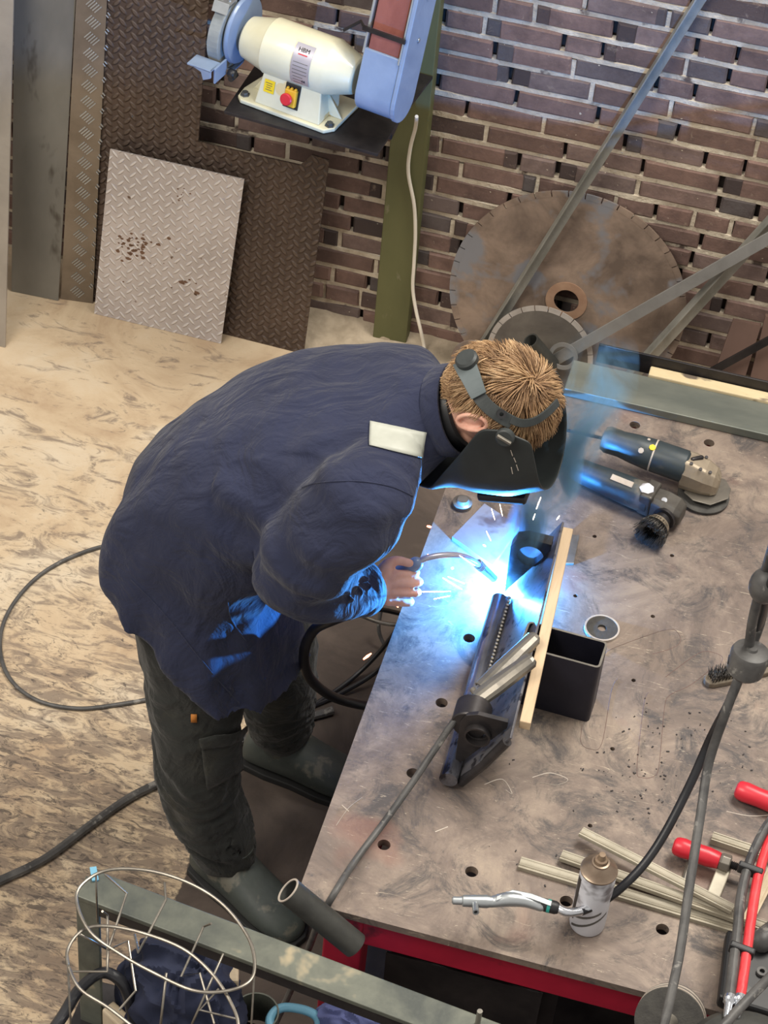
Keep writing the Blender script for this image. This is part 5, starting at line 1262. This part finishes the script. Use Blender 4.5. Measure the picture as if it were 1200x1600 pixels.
patch(tbvh, [(299, 1114), (308, 1114), (308, 1127), (299, 1127)], 2, 2, .004, 'orange_tag', mat('orange_tag', (190, 120, 50)), tr_)
# ---- boots
def boot(A, T, name):
    d = Vector((T.x-A.x, T.y-A.y, 0)).normalized(); s = Vector((-d.y, d.x, 0)); L0 = Vector((A.x, A.y, 0)); P = []
    up_ = []
    for (x, w_, h, zb) in ((-.090, .024, .08, .02), (-.086, .042, .11, .012), (-.06, .052, .145, .012), (-.02, .055, .155, .012), (.03, .055, .145, .012), (.07, .056, .122, .012), (.11, .060, .104, .012), (.16, .060, .090, .012), (.20, .052, .076, .012), (.226, .034, .055, .014), (.234, .014, .036, .018)):
        rg = []
        for k in range(20):
            t = 2*pi*k/20; cx, sz = cos(t), sin(t); rg.append(L0+d*x+s*(w_*abs(cx)**.8*(1 if cx > 0 else -1))+zz*(zb+(h-zb)*(.5+.5*abs(sz)**.8*(1 if sz > 0 else -1))))
        up_.append(rg)
    b = MB(); b.loft(up_)
    b2 = MB(); b2.loft(up_)
    b.loft([[Vector((A.x, A.y, z_))+d*(cos(2*pi*k/24)*rr*1.12+off)+s*sin(2*pi*k/24)*rr for k in range(24)] for z_, rr, off in ((.06, .054, .0), (.12, .056, -.002), (.175, .066, -.006), (.177, .062, -.006), (.15, .056, -.004), (.08, .05, 0))])
    o = b.build(name, M['boot'], person)
    o.modifiers.new('s', 'SUBSURF').levels = 1
    P = [(x, w_) for x, w_ in ((-.094, .026), (-.085, .046), (-.02, .054), (.05, .054), (.12, .062), (.18, .060), (.225, .042), (.242, .016))]
    pts = [L0+d*x-s*w_ for x, w_ in P]+[L0+d*x+s*w_ for x, w_ in P[::-1]]
    MB().prism(pts, (0, 0, .02)).build('sole', M['sole'], o, bev=.003)
boot(Vector((RA.x+.012, RA.y, 0)), RT, 'boot'); boot(LA, LT, 'boot')
# ---- hair
hb = MB(); rnd = random.Random(11); tones = []
whorl = hit(bbvh, 832, 596)
scalp = []
for p in bme.polygons:
    c = p.center; d = c-H; h, f_, r = d.dot(hx_), d.dot(fx_), d.dot(rx_)
    if d.length > .17: continue
    ok = (f_ < .035+.35*h) if h > -.01 else (f_ < .02+1.0*h+.0)
    if h < .03 and abs(r) > .045 and f_ > -.05: ok = False
    if h < -.02 and f_ > -.03+.0*h and abs(r) > .03: ok = False
    if h > .06: ok = f_ < .06
    if h < -.135: ok = False
    if ok and d.length > .05: scalp.append(p.index)
print('scalp', len(scalp), 'whorl', whorl)
if whorl is None: whorl = HP(.07, -.08, .01)
cap = MB(); vmap = {}
for pi_ in scalp:
    p = bme.polygons[pi_]; ids = []
    for v in p.vertices:
        if v not in vmap: vmap[v] = len(cap.v); cap.v.append(bme.vertices[v].co+bme.vertices[v].normal*.005)
        ids.append(vmap[v])
    cap.f.append(tuple(ids)); cap.sm.append(True); cap.mi.append(0)
nc = len(cap.v); capt = [.15]*nc
hb.v = cap.v; hb.f = cap.f; hb.sm = cap.sm; hb.mi = cap.mi; tones += capt
for i in range(7600):
    p = bme.polygons[rnd.choice(scalp)]; n = p.normal; o_ = p.center+n*.003
    w2 = o_-whorl; w2 = (w2-n*w2.dot(n)); dl_ = w2.length
    if dl_ > 1e-4: w2.normalize()
    sw = n.cross(w2)
    d = (w2*(1 if dl_ > .012 else rnd.uniform(-1, 1))+sw*.7*math.exp(-dl_/.05)).normalized()
    # clumps share a direction
    cl_ = noise.noise_vector(o_*24)*1.25+noise.noise_vector(o_*60)*.5
    d = (d+cl_-n*cl_.dot(n)).normalized()
    rel = o_-H; hh = rel.dot(hx_)
    L_ = (.042 if hh > -.03 else .026)*rnd.uniform(.65, 1.15); lift = .34 if hh > -.04 else .16
    t0 = rnd.betavariate(2, 2)*.45+.6*(noise.noise(o_*45)*.8+.5); pts = []; q = o_.copy(); dd = (d+n*lift*1.6).normalized()
    for k in range(5):
        pts.append(q.copy()); q = q+dd*(L_/4); dd = (dd-n*lift*.62*(k+1)*.5+noise.noise_vector(q*35)*.15).normalized()
    n0 = len(hb.v); hb.tube(pts, [.0013, .0013, .0011, .0008, .0003], 3, caps=False)
    tones += [min(1, max(0, t0+.05*(j//3)-.1)) for j in range(len(hb.v)-n0)]
hme = hb.mesh('hair'); at = hme.attributes.new('tone', 'FLOAT', 'POINT'); at.data.foreach_set('value', tones)
hair = link('hair', hme, M['hair'], person)
# ---- welding mask
mk = thing('tmp', None, None, H); bpy.data.objects.remove(mk)
mask = MB(); rows = []; NT = 28; NH = 22
def msec(t):      # half width, straight side start, depth, back edge
    u = (t+.165)/.27
    w_ = .078+.030*min(1, u*2.2)-.006*max(0, u-.75)*4
    f1 = .085; d = .085+.032*math.sin(min(1, u*1.35)*pi/2)-.03*max(0, u-.7)/.3
    e = -.032 if t > .012 else -.032+(.012-t)*1.3
    if t > .05: e += (t-.05)*.6
    return w_, max(f1, min(e, .15)), d if e < f1 else max(.02, d-(min(e, .15)-f1)), min(e, .15)
for j in range(NH+1):
    t = -.165+.27*j/NH; w_, f1, d, e = msec(t); row = []
    for k in range(NT+1):
        s = -1+2*k/NT
        if abs(s) > .8:
            q = (abs(s)-.8)/.2; r = w_*(1 if s > 0 else -1); f_ = f1+(e-f1)*q
        else:
            a = s/.8*pi/2; r = w_*abs(sin(a))**1.0*(1 if a > 0 else -1); f_ = f1+d*abs(cos(a))**1.05
        row.append(HP(t, f_, r))
    rows.append(row)
for row in rows: mask.v += row
n = NT+1
mask.f = [(j*n+k, j*n+k+1, (j+1)*n+k+1, (j+1)*n+k) for j in range(NH) for k in range(NT)]; mask.sm = [True]*len(mask.f); mask.mi = [0]*len(mask.f)
mo = mask.build('welding_mask', M['mask'], person); sl_ = mo.modifiers.new('s', 'SOLIDIFY'); sl_.thickness = .0035; sl_.offset = 0
mo['label'] = 'black welding mask shell over the face'
ms = mo.modifiers.new('u', 'SUBSURF'); ms.levels = 1; ms.render_levels = 1
mme = evalmesh(mo); mbvh = bvh_of(mme)
b = MB(); b.box(HP(.0, .197, 0), (.10, .02, .118), HM); b.build('lens_frame', M['black'], mo, bev=.006)
b = MB(); b.box(HP(.0, .2085, 0), (.055, .003, .098), HM); b.build('filter_glass', M['brubber'], mo, bev=.001)
kn = hit(mbvh, 790, 682, .0)
if kn is None: kn = HP(-.01, .01, .11)
b = MB(); b.lathe(kn, rx_+Vector((0, 0, .25)), [(0, .0185), (.008, .018), (.010, .015), (.010, 0)], 24); b.build('side_knob', M['strap'], mo)
b = MB(); b.box(kn+(rx_+Vector((0, 0, .25))).normalized()*.013, (.030, .006, .006), Matrix((hx_*.8+fx_*.6, rx_, fx_*.8-hx_*.6)).transposed()); b.build('knob_grip', M['clampst'], mo, bev=.001)
for (x0, y0, x1, y1) in ((798, 703, 801, 712), (803, 715, 806, 722), (807, 726, 810, 735), (799, 730, 801, 740)):
    surf_line(mbvh, [(x0, y0), ((x0+x1)/2, (y0+y1)/2), (x1, y1)], .0005, .0009, 'worn_print', M['disc_edge'], mo, 3)
# head band over the hair
hbv = BVHTree.FromPolygons([v.co+v.normal*.024 for v in bme.vertices], [tuple(p.vertices) for p in bme.polygons])
def band(pxs, w_, th, name, m, off=.0, par=None, sub=5):
    P = [p for p in (hit(hbv, v.x, v.y, off) for v in cr([Vector((a, c_, 0)) for a, c_ in pxs], sub)) if p]
    rg = []
    for i, (p, t, u, v) in enumerate(frames(P)):
        nn = (p-HP(0, 0, 0)); nn = (nn-t*nn.dot(t)).normalized(); s = t.cross(nn)
        ww = w_ if not isinstance(w_, (list, tuple)) else w_[0]+(w_[1]-w_[0])*i/(len(P)-1)
        rg.append([p+s*ww/2+nn*th/2, p-s*ww/2+nn*th/2, p-s*ww/2-nn*th/2, p+s*ww/2-nn*th/2])
    return MB().loft(rg, smooth=False).build(name, m, par or person, bev=.0008)
hbn = band([(724, 562), (733, 585), (744, 612), (762, 635), (785, 652), (800, 660)], .026, .004, 'headband', M['strap'])
band([(798, 655), (815, 661), (835, 658), (855, 645), (872, 628)], .016, .004, 'ratchet_strap', M['strap'], 0, hbn)
band([(727, 566), (734, 582), (742, 600), (750, 618)], [.044, .030], .007, 'nape_pad', M['pad'], .006, hbn)
p = hit(hbv, 733, 566, .008)
if p: b = MB(); b.lathe(p, (p-H), [(-.004, .022), (.006, .022), (.010, .018), (.010, 0)], 24); b.build('ratchet_knob', M['strap'], hbn)
p = hit(hbv, 783, 645, .004)
if p: b = MB(); b.ring(p, (p-H), .004, .009, .008, 16); b.build('buckle', M['black'], hbn)

# ------------------------------------------------------------------ torch
tg = thing('welding_torch', 'welding torch with a pale curved neck held in the right hand', 'torch', PY(640, 884, 3.19))
hA, hB = PY(572, 925, 3.175), PY(650, 881, 3.195)
MB().limb([hA, hA.lerp(hB, .5), hB], [.017, .0165, .015], 18, 5).build('grip', M['blue'], tg)
TIP = ARC+Vector((-.008, -.006, .008))
tp = [hB, PY(665, 873, 3.205), PY(690, 868, 3.225), PY(715, 868, 3.25), PY(735, 874, 3.275), PY(750, 884, 3.30)]
nk = cr(tp, 6); MB().tube(nk, .0068, 14).build('swan_neck', M['silver'], tg)
e0 = nk[-1]; dd = TIP-e0; ln = dd.length
MB().lathe(e0-dd.normalized()*.012, dd, [(0, .008), (.006, .0105), (.01, .0105), (.012, .0098), (ln*.9, .0085), (ln*.92, .0085), (ln*.92, .004), (ln*.98, .003)], 20).build('gas_nozzle', M['clampst'], tg)
b = MB()
for k in range(5): b.ring(e0-dd.normalized()*(.010-.004*k), dd, .0085, .0105, .002, 20)
b.build('insulating_rings', M['can'], tg)
# ------------------------------------------------------------------ arc, sparks, smoke
b = MB(); b.ell(ARC+Vector((.004, .004, -.012)), (.0045, .0045, .0045), n=16, m=10); setp(b.build('welding_arc', emis('arc_glow', (.5, .75, 1.0), 120)), 'blinding bluish white welding arc at the torch tip', 'welding arc')
ao.location = ARC+Vector((0, 0, .002))
spk = emis('spark_orange', (1, .26, .14), 6); spw = emis('spark_white', (1, .75, .55), 12)
SP = [((706, 887), (708, 889), .0030, 1.02), ((667, 822), (675, 824), .0030, .7), ((568, 1030), (580, 1021), .0032, .5), ((668, 866), (670, 869), .0018, .95), ((619, 943), (622, 949), .0026, .8),
      ((654, 925), (704, 924), .0011, 1.0), ((692, 903), (722, 921), .0012, .99), ((700, 901), (726, 912), .0009, .99), ((678, 936), (703, 931), .0010, .98), ((768, 795), (773, 812), .0009, 1.12), ((781, 788), (785, 806), .0009, 1.12),
      ((838, 795), (845, 777), .0012, 1.15), ((833, 812), (836, 803), .0009, 1.15), ((760, 830), (767, 845), .0010, 1.05), ((718, 868), (742, 884), .0009, 1.04), ((870, 812), (874, 806), .0012, 1.1), ((755, 851), (759, 854), .0018, 1.03)]
SL = ['large orange spark glowing just above the torch neck', 'orange spark glowing left of the mask over the table edge', 'large orange spark low over the dark floor cables', 'small orange spark beside the start of the torch neck', 'orange spark just under the knuckles', 'long thin horizontal spark streak right of the knuckles', 'slanting spark streak left of the arc, lower of two', 'slanting spark streak left of the arc, upper of two', 'short faint spark streak under the horizontal one', 'spark streak rising under the mask, left one', 'spark streak rising under the mask, right one', 'bright orange spark streak rising right of the mask', 'small white spark below the streak right of the mask', 'spark crossing the square plate', 'spark streak along the top of the torch neck', 'small spark near the far end of the wooden lath', 'small round spark on the square plate', 'faint spark streak just below the arc', 'faint spark streak beside the gas nozzle']
for (p0, p1, r, z_), lb_ in zip(SP, SL):
    a, c_ = PZ(*p0, z_), PZ(*p1, z_); o = MB().tube([a, a.lerp(c_, .5), c_], [r*.6, r, r*.5], 6).build('spark', spk if r > .0017 else spw)
    setp(o, lb_, 'spark', 'sparks flying from the welding arc')
def smoke():
    base = PZ(812, 880, 1.02); pts = [(788, 908, .925, .016), (806, 875, 1.0, .045), (826, 842, 1.07, .06), (858, 795, 1.15, .080), (884, 735, 1.26, .095), (908, 660, 1.40, .10), (930, 590, 1.54, .085), (955, 545, 1.63, .05), (965, 525, 1.68, .003)]
    b = MB(); P = [PZ(x, y, z_)+Vector((0, .02, 0)) for x, y, z_, r in pts]; b.limb(P, [p[3] for p in pts], 20, 5)
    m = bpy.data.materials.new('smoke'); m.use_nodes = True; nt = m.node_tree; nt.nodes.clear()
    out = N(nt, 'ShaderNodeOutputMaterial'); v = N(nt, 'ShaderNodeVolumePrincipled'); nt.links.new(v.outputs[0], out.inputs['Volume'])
    v.inputs['Color'].default_value = (.34, .66, 1, 1); v.inputs['Anisotropy'].default_value = 0  # arc's blue light put into the colour, on top of the fume's bluish tone
    tc = N(nt, 'ShaderNodeTexCoord'); mp = N(nt, 'ShaderNodeMapping'); mp.inputs['Scale'].default_value = (1, 1, .55); nt.links.new(tc.outputs['Object'], mp.inputs[0])
    n1 = noise_n(nt, mp.outputs[0], 11, 5, .65, 1.2); d = ramp(nt, n1, [(.46, (0, 0, 0)), (.66, (1, 1, 1))])
    mu = N(nt, 'ShaderNodeMath', operation='MULTIPLY'); nt.links.new(d, mu.inputs[0]); mu.inputs[1].default_value = 90
    sz_ = N(nt, 'ShaderNodeSeparateXYZ'); nt.links.new(tc.outputs['Object'], sz_.inputs[0]); mr = N(nt, 'ShaderNodeMapRange'); nt.links.new(sz_.outputs['Z'], mr.inputs[0])
    for k, v_ in ((1, 1.2), (2, 1.62), (3, 1), (4, 0)): mr.inputs[k].default_value = v_
    m2 = N(nt, 'ShaderNodeMath', operation='MULTIPLY'); nt.links.new(mu.outputs[0], m2.inputs[0]); nt.links.new(mr.outputs[0], m2.inputs[1]); mu = m2
    # thinner towards the outside of the rising column
    A0 = ARC; D0 = (P[-2]-ARC).normalized()
    sb = N(nt, 'ShaderNodeVectorMath', operation='SUBTRACT'); nt.links.new(tc.outputs['Object'], sb.inputs[0]); sb.inputs[1].default_value = A0
    cx = N(nt, 'ShaderNodeVectorMath', operation='CROSS_PRODUCT'); nt.links.new(sb.outputs[0], cx.inputs[0]); cx.inputs[1].default_value = D0
    ln_ = N(nt, 'ShaderNodeVectorMath', operation='LENGTH'); nt.links.new(cx.outputs[0], ln_.inputs[0])
    rz = N(nt, 'ShaderNodeMapRange'); nt.links.new(sz_.outputs['Z'], rz.inputs[0])
    for k, v_ in ((1, .95), (2, 1.5), (3, .045), (4, .088)): rz.inputs[k].default_value = v_
    dv_ = N(nt, 'ShaderNodeMath', operation='DIVIDE'); nt.links.new(ln_.outputs['Value'], dv_.inputs[0]); nt.links.new(rz.outputs[0], dv_.inputs[1])
    fo = N(nt, 'ShaderNodeMapRange'); nt.links.new(dv_.outputs[0], fo.inputs[0])
    for k, v_ in ((1, 1.0), (2, .25), (3, 0), (4, 1)): fo.inputs[k].default_value = v_
    m3 = N(nt, 'ShaderNodeMath', operation='MULTIPLY'); nt.links.new(mu.outputs[0], m3.inputs[0]); nt.links.new(fo.outputs[0], m3.inputs[1]); mu = m3
    nt.links.new(mu.outputs[0], v.inputs['Density'])
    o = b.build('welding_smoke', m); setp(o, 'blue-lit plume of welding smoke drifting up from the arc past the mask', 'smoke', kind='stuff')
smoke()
